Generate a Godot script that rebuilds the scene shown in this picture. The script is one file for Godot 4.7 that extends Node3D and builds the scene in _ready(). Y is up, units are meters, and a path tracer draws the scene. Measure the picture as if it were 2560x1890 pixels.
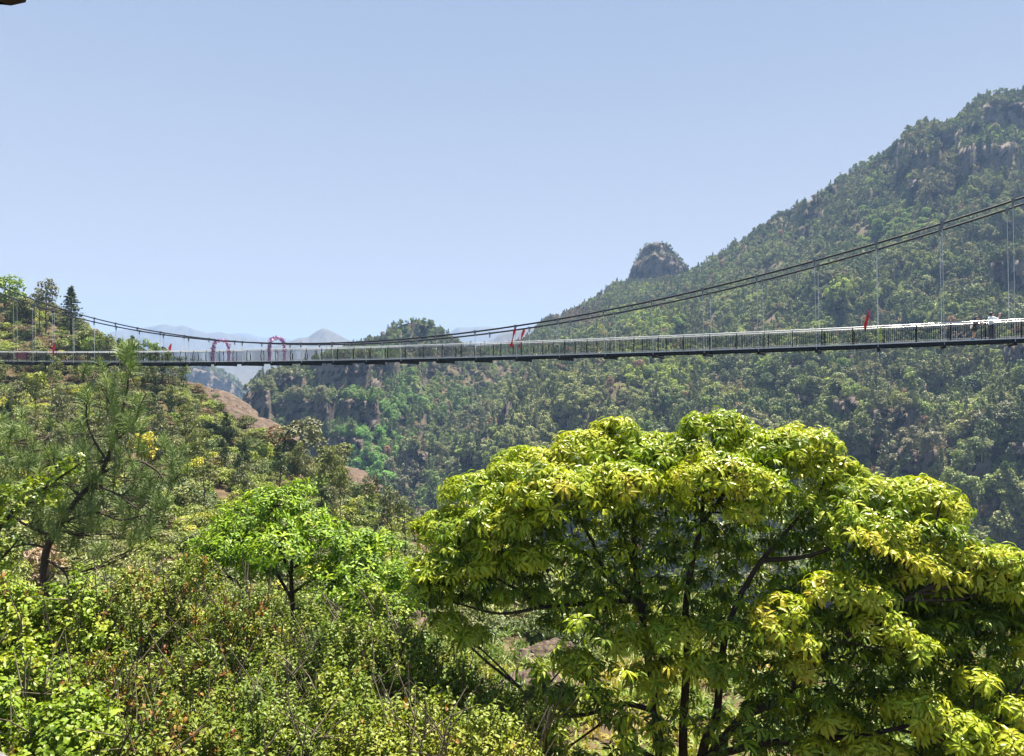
extends Node3D
# A suspension footbridge across a wooded ravine, seen from a lookout above trees.
# Photo pixels (2560 x 1890) give directions only; every distance comes from ground, bridge or usual sizes.

const FOCAL := 1895.0
const EYE_X := 1280.0
const EYE_Y := 945.0

var rng := RandomNumberGenerator.new()
var noise := FastNoiseLite.new()
var ridge_noise := FastNoiseLite.new()
var taken := {}
var M := {}

func P(x: float, y: float, z: float) -> Vector3:
	return Vector3((x - EYE_X) / FOCAL * z, (EYE_Y - y) / FOCAL * z, -z)

func rnd(a: float, b: float) -> float:
	return rng.randf_range(a, b)

func lin(r: float, g: float, b: float) -> Color:
	return Color(r, g, b)

# ---------------------------------------------------------------- mesh builder
class MB:
	var v := PackedVector3Array()
	var n := PackedVector3Array()
	var c := PackedColorArray()
	var idx := PackedInt32Array()

	func tri(a: Vector3, b: Vector3, d: Vector3, col := Color.WHITE) -> void:
		var nn := (d - a).cross(b - a).normalized()
		var k := v.size()
		v.append(a); v.append(b); v.append(d)
		n.append(nn); n.append(nn); n.append(nn)
		c.append(col); c.append(col); c.append(col)
		idx.append(k); idx.append(k + 1); idx.append(k + 2)

	func quad(a: Vector3, b: Vector3, d: Vector3, e: Vector3, col := Color.WHITE) -> void:
		tri(a, b, d, col)
		tri(a, d, e, col)

	func box(o: Vector3, x: Vector3, y: Vector3, z: Vector3, col := Color.WHITE) -> void:
		# o is the centre, x y z the half extents as vectors
		var p := []
		for s in [[-1, -1, -1], [1, -1, -1], [1, 1, -1], [-1, 1, -1], [-1, -1, 1], [1, -1, 1], [1, 1, 1], [-1, 1, 1]]:
			p.append(o + x * s[0] + y * s[1] + z * s[2])
		for f in [[0, 1, 2, 3], [5, 4, 7, 6], [4, 0, 3, 7], [1, 5, 6, 2], [3, 2, 6, 7], [4, 5, 1, 0]]:
			var nn: Vector3 = (p[f[0]] + p[f[1]] + p[f[2]] + p[f[3]]) * 0.25 - o
			var g: Vector3 = (p[f[2]] - p[f[0]]).cross(p[f[1]] - p[f[0]])
			if g.dot(nn) >= 0.0:
				quad(p[f[0]], p[f[1]], p[f[2]], p[f[3]], col)
			else:
				quad(p[f[3]], p[f[2]], p[f[1]], p[f[0]], col)

	func tube(pts: Array, radii: Array, sides := 6, col := Color.WHITE, caps := true) -> void:
		var first := v.size()
		var prev := Vector3.ZERO
		for i in pts.size():
			var t: Vector3 = (pts[mini(i + 1, pts.size() - 1)] - pts[maxi(i - 1, 0)])
			t = t.normalized() if t.length() > 1e-6 else Vector3.UP
			var a := prev - t * prev.dot(t)
			if a.length() < 1e-3:
				a = t.cross(Vector3(0.31, 0.17, 0.93))
			a = a.normalized()
			prev = a
			var b := t.cross(a)
			for s in sides:
				var an := TAU * s / sides
				var d := a * cos(an) + b * sin(an)
				v.append(pts[i] + d * float(radii[i])); n.append(d); c.append(col)
		for i in pts.size() - 1:
			for s in sides:
				var a0 := first + i * sides + s
				var a1 := first + i * sides + (s + 1) % sides
				idx.append_array([a0, a0 + sides, a1, a1, a0 + sides, a1 + sides])
		if caps:
			for e in [0, pts.size() - 1]:
				var k := v.size()
				var q: int = first + e * sides
				for s in sides:
					v.append(v[q + s]); n.append((pts[e] - pts[1 if e == 0 else e - 1]).normalized()); c.append(col)
				for s in range(1, sides - 1):
					idx.append_array([k, k + s, k + s + 1] if e == 0 else [k, k + s + 1, k + s])

	func mesh(mat: Material) -> ArrayMesh:
		var arr := []
		arr.resize(Mesh.ARRAY_MAX)
		arr[Mesh.ARRAY_VERTEX] = v
		arr[Mesh.ARRAY_NORMAL] = n
		arr[Mesh.ARRAY_COLOR] = c
		arr[Mesh.ARRAY_INDEX] = idx
		var m := ArrayMesh.new()
		m.add_surface_from_arrays(Mesh.PRIMITIVE_TRIANGLES, arr)
		m.surface_set_material(0, mat)
		return m

# ---------------------------------------------------------------- nodes
func numbered(called: String) -> String:
	var k: int = taken.get(called, -1) + 1
	taken[called] = k
	return called if k == 0 else "%s_%03d" % [called, k]

func tag(o: Node, label := "", category := "", group := "", kind := "") -> void:
	if label: o.set_meta("label", label)
	if category: o.set_meta("category", category)
	if group: o.set_meta("group", group)
	if kind: o.set_meta("kind", kind)

func thing(called: String, at: Vector3, label: String, category: String, group := "") -> Node3D:
	var o := Node3D.new()
	o.name = numbered(called)
	add_child(o)
	o.position = at
	tag(o, label, category, group)
	return o

func part(called: String, m: Mesh, parent: Node) -> MeshInstance3D:
	var o := MeshInstance3D.new()
	o.mesh = m
	o.name = called if parent != self else numbered(called)
	parent.add_child(o, true)
	return o

func stuff(called: String, m: Mesh, where: Array, colors: Array, parent: Node, label := "", category := "") -> MultiMeshInstance3D:
	var mm := MultiMesh.new()
	mm.transform_format = MultiMesh.TRANSFORM_3D
	mm.use_colors = true
	mm.mesh = m
	mm.instance_count = where.size()
	for i in where.size():
		mm.set_instance_transform(i, where[i])
		mm.set_instance_color(i, colors[i])
	var o := MultiMeshInstance3D.new()
	o.multimesh = mm
	o.name = called if parent != self else numbered(called)
	parent.add_child(o, true)
	tag(o, label, category, "", "stuff")
	return o

# ---------------------------------------------------------------- materials
func mat(called: String, rough: float, col := Color.WHITE, metal := 0.0, spec := 0.5) -> StandardMaterial3D:
	var m := StandardMaterial3D.new()
	m.resource_name = called
	m.albedo_color = col
	m.roughness = rough
	m.metallic = metal
	m.metallic_specular = spec
	M[called] = m
	return m

func leaf_mat(called: String, rough: float, back: Color, spec := 0.5) -> StandardMaterial3D:
	var m := mat(called, rough, Color.WHITE, 0.0, spec)
	m.vertex_color_use_as_albedo = true
	m.cull_mode = BaseMaterial3D.CULL_DISABLED
	m.backlight_enabled = true
	m.backlight = back
	return m

func noise_image(size: int, freq: float, lo: float, hi: float, sd: int, warm := 0.0) -> ImageTexture:
	var f := FastNoiseLite.new()
	f.seed = sd
	f.frequency = freq
	f.fractal_octaves = 5
	f.noise_type = FastNoiseLite.TYPE_SIMPLEX_SMOOTH
	var im := Image.create(size, size, false, Image.FORMAT_RGB8)
	for y in size:
		for x in size:
			# blended over the edges so that it tiles
			var u := float(x) / size
			var w := float(y) / size
			var a := f.get_noise_2d(x, y) * (1 - u) * (1 - w) + f.get_noise_2d(x - size, y) * u * (1 - w) + f.get_noise_2d(x, y - size) * (1 - u) * w + f.get_noise_2d(x - size, y - size) * u * w
			var k := clampf(lerpf(lo, hi, clampf(0.5 + a * 0.9, 0, 1)), 0, 1)
			im.set_pixel(x, y, Color(k, k * (1 - warm), k * (1 - 2 * warm)))
	im.generate_mipmaps()
	return ImageTexture.create_from_image(im)

func make_materials() -> void:
	var grain := noise_image(256, 0.02, 0.45, 1.0, 11, 0.03)
	var relief := noise_image(256, 0.03, 0.0, 1.0, 12)
	var g := mat("ground_cover", 0.95, Color.WHITE, 0, 0.2)
	g.vertex_color_use_as_albedo = true
	g.albedo_texture = grain
	g.uv1_triplanar = true
	g.uv1_world_triplanar = true
	g.uv1_scale = Vector3.ONE * 0.16
	var r := mat("rock", 0.9, Color.WHITE, 0, 0.3)
	r.vertex_color_use_as_albedo = true
	r.albedo_texture = grain
	r.uv1_triplanar = true
	r.uv1_world_triplanar = true
	r.uv1_scale = Vector3(0.5, 0.12, 0.5)
	r.heightmap_enabled = true
	r.heightmap_texture = relief
	r.heightmap_scale = 12.0
	var b := mat("bark", 0.9, Color(0.30, 0.25, 0.21))
	b.albedo_texture = grain
	b.uv1_triplanar = true
	b.uv1_scale = Vector3(9, 2, 9)
	var pb := mat("pale_bark", 0.9, Color(0.52, 0.48, 0.42))
	pb.albedo_texture = grain
	pb.uv1_triplanar = true
	pb.uv1_scale = Vector3(9, 2, 9)
	leaf_mat("forest_leaf", 0.6, Color(0.6, 0.66, 0.3))
	leaf_mat("needle", 0.55, Color(0.35, 0.4, 0.2))
	leaf_mat("glossy_leaf", 0.38, Color(0.8, 0.85, 0.16), 0.42)
	leaf_mat("soft_leaf", 0.45, Color(0.75, 0.78, 0.16), 0.4)
	mat("dark_steel", 0.6, Color(0.07, 0.075, 0.09), 0.0, 0.3)
	mat("cable_steel", 0.6, Color(0.12, 0.13, 0.17), 0.0, 0.3)
	mat("grey_paint", 0.5, Color(0.36, 0.38, 0.42))
	mat("bright_steel", 0.24, Color(0.84, 0.85, 0.87), 0.25)
	mat("galvanised", 0.5, Color(0.78, 0.8, 0.84), 0.1)
	mat("hanger_steel", 0.55, Color(0.72, 0.74, 0.76), 0.1)
	mat("deck_board", 0.8, Color(0.72, 0.72, 0.7))
	var cl := mat("cloth", 0.85)
	cl.vertex_color_use_as_albedo = true
	cl.cull_mode = BaseMaterial3D.CULL_DISABLED
	cl.backlight_enabled = true
	cl.backlight = Color(0.45, 0.45, 0.45)
	var sk := mat("skin", 0.6)
	sk.vertex_color_use_as_albedo = true
	var st := mat("grey_stone", 0.85, Color(0.5, 0.5, 0.53))
	st.albedo_texture = grain
	st.uv1_triplanar = true
	st.uv1_scale = Vector3.ONE * 3
	var wd := mat("dark_wood", 0.7, Color(0.2, 0.13, 0.1))
	wd.albedo_texture = grain
	wd.uv1_triplanar = true
	wd.uv1_scale = Vector3(2, 8, 2)
	mat("roof_tile", 0.85, Color(0.3, 0.29, 0.28))

# ---------------------------------------------------------------- curves
func along(line: Array, x: float) -> Vector2:
	# line of Vector3(x, y, z) sorted by x: y and z at x
	if x <= line[0].x:
		return Vector2(line[0].y, line[0].z)
	for i in line.size() - 1:
		var a: Vector3 = line[i]
		var b: Vector3 = line[i + 1]
		if x <= b.x:
			var t := (x - a.x) / (b.x - a.x)
			return Vector2(lerpf(a.y, b.y, t), lerpf(a.z, b.z, t))
	var e: Vector3 = line[-1]
	return Vector2(e.y, e.z)

func pick(palette: Array, t: float) -> Color:
	# a colour along a palette with jitter
	var k := clampf(t, 0.0, 0.999) * (palette.size() - 1)
	var a: Color = palette[int(k)]
	var b: Color = palette[int(k) + 1]
	return a.lerp(b, k - int(k))

func _ready() -> void:
	rng.seed = 20240411
	noise.seed = 7
	noise.frequency = 1.0
	noise.fractal_octaves = 4
	ridge_noise.seed = 19
	ridge_noise.frequency = 1.0
	ridge_noise.fractal_type = FastNoiseLite.FRACTAL_RIDGED
	ridge_noise.fractal_octaves = 3

	# camera
	var cam := Camera3D.new()
	cam.name = "camera"
	cam.fov = rad_to_deg(2.0 * atan(945.0 / FOCAL))
	cam.near = 0.1
	cam.far = 12000.0
	add_child(cam)
	cam.current = true

	# sky, haze and exposure
	var env := Environment.new()
	env.background_mode = Environment.BG_SKY
	var sky := Sky.new()
	var sm := ProceduralSkyMaterial.new()
	sm.sky_top_color = Color(0.49, 0.60, 0.745)
	sm.sky_horizon_color = Color(0.785, 0.785, 0.82)
	sm.sky_curve = 0.25
	sm.ground_bottom_color = Color(0.35, 0.42, 0.4)
	sm.ground_horizon_color = Color(0.72, 0.80, 0.95)
	sm.sun_angle_max = 0.5
	sky.sky_material = sm
	env.sky = sky
	env.background_energy_multiplier = 0.37
	env.tonemap_mode = Environment.TONE_MAPPER_LINEAR
	env.tonemap_exposure = 3.6
	env.fog_enabled = true
	env.fog_density = 0.00025
	env.fog_light_color = Color(0.66, 0.80, 1.0)
	env.sdfgi_enabled = true
	env.ssao_enabled = true
	env.ssil_enabled = true
	var we := WorldEnvironment.new()
	we.name = "world_environment"
	we.environment = env
	add_child(we)

	# sun: high, ahead and a little to the right (the handrail glints where the view and the sun mirror across it)
	var sun := DirectionalLight3D.new()
	sun.name = "sun"
	sun.light_energy = 1.6
	sun.light_color = Color(1.0, 0.96, 0.88)
	sun.light_angular_distance = 0.5
	sun.shadow_enabled = true
	add_child(sun)
	var to_sun := Vector3(0.20, 0.94, -0.29).normalized()
	sun.look_at_from_position(to_sun * 100.0, Vector3.ZERO, Vector3.UP)

	make_materials()
	make_tree_meshes()
	build_terrain()
	build_woods()
	build_bridge()
	build_lookout()
	build_near_plants()
	build_people()

# ================================================================ terrain
var hills := {}
var soil := [Color(0.08, 0.085, 0.04), Color(0.13, 0.115, 0.06), Color(0.19, 0.15, 0.10), Color(0.15, 0.145, 0.065)]
var stone := [Color(0.13, 0.115, 0.11), Color(0.22, 0.19, 0.175), Color(0.32, 0.275, 0.25)]

func hill(called: String, levels: Array, x0: float, x1: float, dx: float, rows: int, amp: float, scale: float, patches: Array, back: float, steep_rock := 0.42) -> Dictionary:
	var cols := int((x1 - x0) / dx) + 1
	var grid := []
	var inside := []
	var places := []
	for j in range(-2, rows + 1):
		var line := PackedVector3Array()
		var flag := PackedFloat32Array()
		var px := PackedVector2Array()
		for i in cols:
			var x := x0 + i * dx
			var ys := []
			for l in levels:
				ys.append(along(l, x))
			var yc: float = ys[0].x
			var yf: float = ys[-1].x
			var t := maxf(0.0, float(j) / rows)
			var y := lerpf(yc, yf, pow(t, 1.15))
			var cliff := 0.0
			var look := y
			for p in patches:
				var wob := noise.get_noise_2d(x * 0.03 + p[0], 3.7) * 14.0
				var w := 1.0 - smoothstep(0.62, 1.0, absf(x - p[0]) / p[3])
				var y0: float = p[1] + wob
				var y1: float = p[2] + wob
				if w > 0.0 and y > y0 and y < y1:
					look = lerpf(look, y1 + (y1 - y0) * 0.08, w)
					cliff = maxf(cliff, w)
			var z: float = ys[-1].y
			for k in ys.size() - 1:
				if look <= ys[k + 1].x:
					var s := clampf((look - ys[k].x) / maxf(1.0, ys[k + 1].x - ys[k].x), 0, 1)
					z = lerpf(ys[k].y, ys[k + 1].y, s)
					break
			var nz := noise.get_noise_2d(x * 0.0045 * scale + 11.0, look * 0.0045 * scale) + 0.8 * ridge_noise.get_noise_2d(x * 0.006 * scale + look * 0.002 * scale, look * 0.0022 * scale + 5.0)
			nz += 0.25 * noise.get_noise_2d(x * 0.02 * scale, y * 0.02 * scale)
			z *= 1.0 + amp * nz * (1.0 - 0.5 * cliff)
			if cliff > 0.3:
				z *= 1.0 + 0.012 * noise.get_noise_2d(x * 0.08, y * 0.015)
			var q := P(x, y, z)
			if j < 0:
				q += Vector3(0, -0.35 * back * -j, back * j)
			line.append(q)
			flag.append(cliff)
			px.append(Vector2(x, y))
		grid.append(line)
		inside.append(flag)
		places.append(px)
	# normals
	var mb := MB.new()
	var nr := []
	for j in grid.size():
		var row := PackedVector3Array()
		for i in cols:
			var a: Vector3 = grid[j][mini(i + 1, cols - 1)] - grid[j][maxi(i - 1, 0)]
			var b: Vector3 = grid[mini(j + 1, grid.size() - 1)][i] - grid[maxi(j - 1, 0)][i]
			var nn := b.cross(a).normalized()
			row.append(nn if nn.y > -0.2 else -nn)
		nr.append(row)
	for j in grid.size():
		for i in cols:
			var q: Vector3 = grid[j][i]
			var k := noise.get_noise_3d(q.x * 0.06, q.y * 0.06, q.z * 0.06)
			var k2 := noise.get_noise_3d(q.x * 0.3, q.y * 0.08, q.z * 0.3)
			var g: Color = pick(soil, 0.5 + 0.6 * k + 0.25 * k2)
			var r: Color = pick(stone, 0.5 + 0.35 * k + 0.6 * k2)
			var m: float = maxf(inside[j][i], 1.0 - smoothstep(steep_rock - 0.12, steep_rock + 0.05, nr[j][i].y + 0.12 * k2))
			mb.v.append(q)
			mb.n.append(nr[j][i])
			mb.c.append(g.lerp(r, m))
	for j in grid.size() - 1:
		for i in cols - 1:
			var a := j * cols + i
			mb.idx.append_array([a, a + 1, a + cols, a + 1, a + cols + 1, a + cols])
	var o := part(called, mb.mesh(M.rock), self)
	tag(o, "", "", "", "structure")
	var info := {"grid": grid, "normal": nr, "cliff": inside, "place": places, "cols": cols, "node": o}
	hills[called] = info
	return info

func scatter(info: Dictionary, per_m2: float, steep: float) -> Array:
	# points spread evenly over the ground of a hill: [position, photo place, normal]
	var out := []
	var grid: Array = info.grid
	for j in range(1, grid.size() - 1):
		for i in info.cols - 1:
			var a: Vector3 = grid[j][i]
			var b: Vector3 = grid[j][i + 1]
			var d: Vector3 = grid[j + 1][i]
			var area := Vector2(b.x - a.x, b.z - a.z).length() * absf(Vector2(d.x - a.x, d.z - a.z).length())
			area = maxf(area, (b - a).cross(d - a).length() * 0.45)
			var dn := noise.get_noise_3d(a.x * 0.025 + 7.0, a.y * 0.03, a.z * 0.025) + 0.5 * noise.get_noise_3d(a.x * 0.09, a.y * 0.09, a.z * 0.09 + 30.0)
			var want := area * per_m2 * clampf(0.95 + 2.2 * dn, 0.22, 1.5)
			var nn: Vector3 = info.normal[j][i]
			var cl: float = info.cliff[j][i]
			if cl > 0.45:
				want *= 0.06
			elif nn.y < steep:
				want *= 0.3
			var n := int(want)
			if rng.randf() < want - n:
				n += 1
			for k in n:
				var u := rng.randf()
				var w := rng.randf()
				var e: Vector3 = grid[j + 1][i + 1]
				var q := a.lerp(b, u).lerp(d.lerp(e, u), w)
				out.append([q, info.place[j][i], nn])
	return out

# ---- the slope below the lookout and the hill across the small gully on the left
var near_x := [-1600.0, -400.0, 0.0, 300.0, 600.0, 900.0, 1200.0, 1500.0, 1900.0, 2300.0, 2700.0, 4000.0]
var near_z := [0.5, 3.0, 6.0, 10.0, 15.0, 25.0, 40.0, 60.0, 80.0, 100.0, 125.0, 150.0, 180.0]
var near_y := [
	[-3.4, -3.4, -4.0, -3.8, -3.0, -0.5, 4.0, 10.0, 16.0, 22.0, 30.0, 36.0, 40.0],
	[-3.4, -4.0, -5.0, -5.6, -5.6, -5.2, -3.5, -1.0, 0.0, 1.5, 5.0, 15.0, 22.0],
	[-3.4, -4.0, -5.2, -6.1, -6.7, -7.5, -7.8, -6.0, -3.6, -1.0, 7.6, 15.2, 12.0],
	[-3.4, -4.0, -5.3, -6.2, -7.0, -8.3, -8.7, -7.2, -5.0, -2.4, 2.4, 3.6, -8.0],
	[-3.4, -4.0, -5.3, -6.3, -7.2, -8.8, -9.8, -9.6, -8.1, -6.2, -10.0, -28.0, -50.0],
	[-3.4, -4.0, -5.3, -6.3, -7.2, -9.0, -11.0, -11.6, -12.0, -21.0, -36.0, -48.0, -58.0],
	[-3.4, -4.0, -5.3, -6.3, -7.2, -9.0, -11.6, -14.2, -23.0, -35.0, -46.0, -54.0, -60.0],
	[-3.4, -4.0, -5.3, -6.3, -7.2, -8.8, -11.6, -16.5, -26.0, -37.0, -47.0, -54.0, -60.0],
	[-3.4, -4.0, -5.3, -6.3, -7.2, -9.0, -13.0, -19.5, -28.0, -38.0, -47.0, -54.0, -60.0],
	[-3.4, -4.0, -5.3, -6.3, -7.4, -9.5, -14.0, -21.0, -29.0, -38.0, -47.0, -54.0, -60.0],
	[-3.4, -4.0, -5.3, -6.3, -7.4, -9.5, -14.0, -21.0, -29.0, -38.0, -47.0, -54.0, -60.0],
	[-3.4, -4.0, -5.0, -5.6, -6.4, -8.0, -11.0, -16.0, -23.0, -32.0, -42.0, -50.0, -56.0]]

func cubic(a: float, b: float, c: float, d: float, t: float) -> float:
	return b + 0.5 * t * (c - a + t * (2 * a - 5 * b + 4 * c - d + t * (3 * (b - c) + d - a)))

func spot(list: Array, v: float) -> Vector2:
	for i in list.size() - 1:
		if v <= list[i + 1]:
			return Vector2(i, clampf((v - list[i]) / (list[i + 1] - list[i]), 0, 1))
	return Vector2(list.size() - 2, 1.0)

func near_height(x: float, z: float) -> float:
	# x is the photo column of the direction, z the distance ahead
	var a := spot(near_x, x)
	var b := spot(near_z, z)
	var r := []
	for k in range(-1, 3):
		var col: Array = near_y[clampi(int(a.x) + k, 0, near_y.size() - 1)]
		var i := int(b.x)
		var m := col.size() - 1
		r.append(cubic(col[maxi(i - 1, 0)], col[i], col[mini(i + 1, m)], col[mini(i + 2, m)], b.y))
	var h := cubic(r[0], r[1], r[2], r[3], a.y)
	var wx := (x - EYE_X) / FOCAL * z
	h += noise.get_noise_2d(wx * 0.05, z * 0.05) * clampf(z * 0.03, 0.1, 2.2)
	h += noise.get_noise_2d(wx * 0.25 + 40.0, z * 0.25) * clampf(z * 0.012, 0.08, 0.5)
	return h

func ground_at(x: float, z: float) -> Vector3:
	return Vector3((x - EYE_X) / FOCAL * z, near_height(x, z), -z)

func drop(p: Vector3) -> Vector3:
	# the ground below a place near the lookout
	return ground_at(p.x / -p.z * FOCAL + EYE_X, -p.z)

func build_terrain() -> void:
	# valley floor to the horizon
	var mb := MB.new()
	var n := 40
	for j in n + 1:
		for i in n + 1:
			var q := Vector3(lerpf(-5200, 5200, float(i) / n), -72.0, lerpf(800, -7000, float(j) / n))
			q.y += noise.get_noise_2d(q.x * 0.002, q.z * 0.002) * 14.0
			mb.v.append(q)
			mb.n.append(Vector3.UP)
			mb.c.append(pick([Color(0.07, 0.1, 0.04), Color(0.13, 0.15, 0.07), Color(0.2, 0.18, 0.12)], 0.5 + noise.get_noise_2d(q.x * 0.004, q.z * 0.004)))
	for j in n:
		for i in n:
			var a := j * (n + 1) + i
			mb.idx.append_array([a, a + n + 1, a + 1, a + 1, a + n + 1, a + n + 2])
	tag(part("valley_ground", mb.mesh(M.ground_cover), self), "", "", "", "structure")

	# slope below the lookout with the hill on the left
	mb = MB.new()
	var cols := 150
	var rows := 150
	for j in rows + 1:
		var z := 0.5 + 179.5 * pow(float(j) / rows, 1.9)
		for i in cols + 1:
			var x := lerpf(-1600.0, 4000.0, float(i) / cols)
			var q := ground_at(x, z)
			mb.v.append(q)
			var k := noise.get_noise_2d(q.x * 0.12, q.z * 0.12)
			var k2 := noise.get_noise_2d(q.x * 0.9, q.z * 0.9)
			mb.c.append(pick([Color(0.08, 0.085, 0.03), Color(0.14, 0.12, 0.06), Color(0.2, 0.155, 0.11), Color(0.13, 0.13, 0.05)], 0.5 + 0.6 * k + 0.3 * k2))
	for j in rows + 1:
		for i in cols + 1:
			var w := cols + 1
			var a := mb.v[j * w + mini(i + 1, cols)] - mb.v[j * w + maxi(i - 1, 0)]
			var b := mb.v[mini(j + 1, rows) * w + i] - mb.v[maxi(j - 1, 0) * w + i]
			mb.n.append(a.cross(b).normalized())
	for j in rows:
		for i in cols:
			var a := j * (cols + 1) + i
			mb.idx.append_array([a, a + cols + 1, a + 1, a + 1, a + cols + 1, a + cols + 2])
	tag(part("near_slope", mb.mesh(M.ground_cover), self), "", "", "", "structure")

	# the large mountain on the far side of the ravine
	var crest := [Vector3(1085, 1300, 290), Vector3(1098, 1240, 295), Vector3(1115, 1176, 300), Vector3(1155, 1136, 310), Vector3(1225, 1064, 325), Vector3(1270, 1004, 345), Vector3(1305, 945, 390), Vector3(1328, 880, 480), Vector3(1343, 822, 590), Vector3(1373, 797, 640), Vector3(1430, 786, 630), Vector3(1458, 769, 625), Vector3(1498, 740, 620), Vector3(1533, 717, 615), Vector3(1567, 704, 610), Vector3(1601, 706, 605), Vector3(1659, 703, 600), Vector3(1724, 683, 595), Vector3(1762, 659, 590), Vector3(1830, 620, 585), Vector3(1887, 581, 580), Vector3(1945, 541, 575), Vector3(2002, 512, 570), Vector3(2059, 484, 565), Vector3(2116, 438, 560), Vector3(2173, 403, 555), Vector3(2231, 385, 550), Vector3(2248, 351, 548), Vector3(2276, 323, 545), Vector3(2322, 303, 540), Vector3(2356, 308, 540), Vector3(2385, 316, 545), Vector3(2402, 294, 555), Vector3(2437, 254, 560), Vector3(2477, 237, 560), Vector3(2560, 222, 560), Vector3(2700, 205, 560), Vector3(3100, 250, 560)]
	var mid := [Vector3(1085, 1310, 285), Vector3(1155, 1152, 303), Vector3(1225, 1086, 316), Vector3(1270, 1032, 330), Vector3(1343, 930, 390), Vector3(1400, 890, 430), Vector3(1500, 850, 440), Vector3(1900, 760, 420), Vector3(2300, 640, 400), Vector3(2700, 590, 390), Vector3(3100, 600, 390)]
	var low := [Vector3(1085, 1330, 280), Vector3(1155, 1200, 293), Vector3(1270, 1090, 308), Vector3(1400, 1005, 328), Vector3(1500, 970, 335), Vector3(1900, 930, 320), Vector3(2300, 900, 300), Vector3(2700, 880, 280), Vector3(3100, 880, 280)]
	var low2 := [Vector3(1085, 1362, 270), Vector3(1155, 1262, 280), Vector3(1270, 1180, 288), Vector3(1500, 1120, 280), Vector3(1900, 1110, 255), Vector3(2300, 1110, 235), Vector3(2700, 1100, 220), Vector3(3100, 1100, 220)]
	var foot := [Vector3(1085, 1420, 262), Vector3(1270, 1420, 250), Vector3(1700, 1480, 210), Vector3(2300, 1560, 185), Vector3(3100, 1600, 180)]
	hill("mountain", [crest, mid, low, low2, foot], 1085, 3000, 10, 120, 0.075, 0.85, [
		[2520, 258, 318, 80], [2480, 355, 412, 58], [2322, 375, 436, 36], [2414, 362, 456, 26], [2590, 470, 520, 60], [2370, 320, 362, 40], [2290, 440, 475, 30],
		[2550, 858, 940, 55], [2112, 995, 1070, 46], [2520, 650, 735, 60], [2240, 1020, 1085, 85], [2440, 1150, 1225, 50], [2550, 1100, 1185, 50], [2500, 1240, 1310, 46], [2380, 1240, 1300, 40], [2330, 945, 985, 40], [1985, 900, 935, 30], [2190, 860, 890, 30], [2060, 700, 730, 30], [2010, 985, 1030, 40],
		[1292, 925, 985, 34], [1250, 1000, 1060, 34], [1190, 1078, 1135, 38], [1125, 1150, 1225, 34], [2300, 1125, 1190, 60], [2400, 830, 880, 40]], 40.0)

	# the steep rock dome standing behind its ridge
	var dome := [Vector3(1560, 720, 700), Vector3(1574, 690, 698), Vector3(1578, 668, 695), Vector3(1592, 648, 693), Vector3(1602, 626, 690), Vector3(1618, 612, 690), Vector3(1640, 606, 690), Vector3(1660, 607, 690), Vector3(1678, 622, 690), Vector3(1700, 648, 692), Vector3(1716, 664, 694), Vector3(1730, 682, 696), Vector3(1745, 705, 700)]
	hill("rock_dome", [dome, [Vector3(1560, 735, 690), Vector3(1650, 690, 672), Vector3(1745, 735, 690)], [Vector3(1560, 790, 685), Vector3(1745, 790, 680)]], 1560, 1745, 5, 34, 0.012, 5.0, [[1600, 650, 722, 30], [1650, 640, 700, 46], [1700, 662, 710, 30]], 30.0, 0.75)

	# the wooded hill in the middle with its cliffs
	var c2 := [Vector3(560, 1130, 330), Vector3(600, 1030, 345), Vector3(606, 992, 350), Vector3(645, 952, 365), Vector3(690, 940, 380), Vector3(775, 918, 400), Vector3(869, 874, 430), Vector3(915, 862, 440), Vector3(950, 850, 445), Vector3(972, 828, 450), Vector3(1007, 811, 450), Vector3(1035, 805, 450), Vector3(1070, 813, 450), Vector3(1098, 828, 455), Vector3(1127, 851, 460), Vector3(1150, 868, 465), Vector3(1200, 876, 480), Vector3(1260, 870, 510), Vector3(1300, 856, 545), Vector3(1345, 832, 580), Vector3(1420, 815, 600)]
	var c3 := [Vector3(560, 1150, 325), Vector3(606, 1040, 340), Vector3(690, 985, 358), Vector3(869, 930, 390), Vector3(1035, 905, 410), Vector3(1260, 900, 480), Vector3(1420, 900, 500)]
	var c4 := [Vector3(560, 1200, 310), Vector3(700, 1110, 320), Vector3(900, 1060, 335), Vector3(1150, 1040, 360), Vector3(1420, 1040, 400)]
	var c5 := [Vector3(560, 1330, 285), Vector3(900, 1330, 262), Vector3(1420, 1330, 270)]
	hill("cliff_hill", [c2, c3, c4, c5], 560, 1420, 8, 80, 0.05, 1.4, [
		[870, 905, 990, 95], [770, 1000, 1075, 80], [640, 975, 1080, 44], [720, 945, 990, 50], [900, 1000, 1080, 60], [860, 1090, 1140, 60], [1040, 1125, 1175, 36], [960, 905, 950, 40], [700, 1090, 1130, 50]], 40.0)

	# lower hill further down the valley
	var v1 := [Vector3(380, 900, 1150), Vector3(470, 902, 1120), Vector3(517, 914, 1100), Vector3(552, 930, 1090), Vector3(581, 950, 1080), Vector3(605, 976, 1070), Vector3(640, 1010, 1060), Vector3(700, 1040, 1050)]
	hill("valley_hill", [v1, [Vector3(380, 985, 1040), Vector3(700, 1046, 1030)], [Vector3(380, 1050, 990), Vector3(700, 1070, 1000)]], 380, 700, 6, 26, 0.02, 3.0, [[500, 925, 965, 40], [560, 950, 985, 30]], 60.0)

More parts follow.
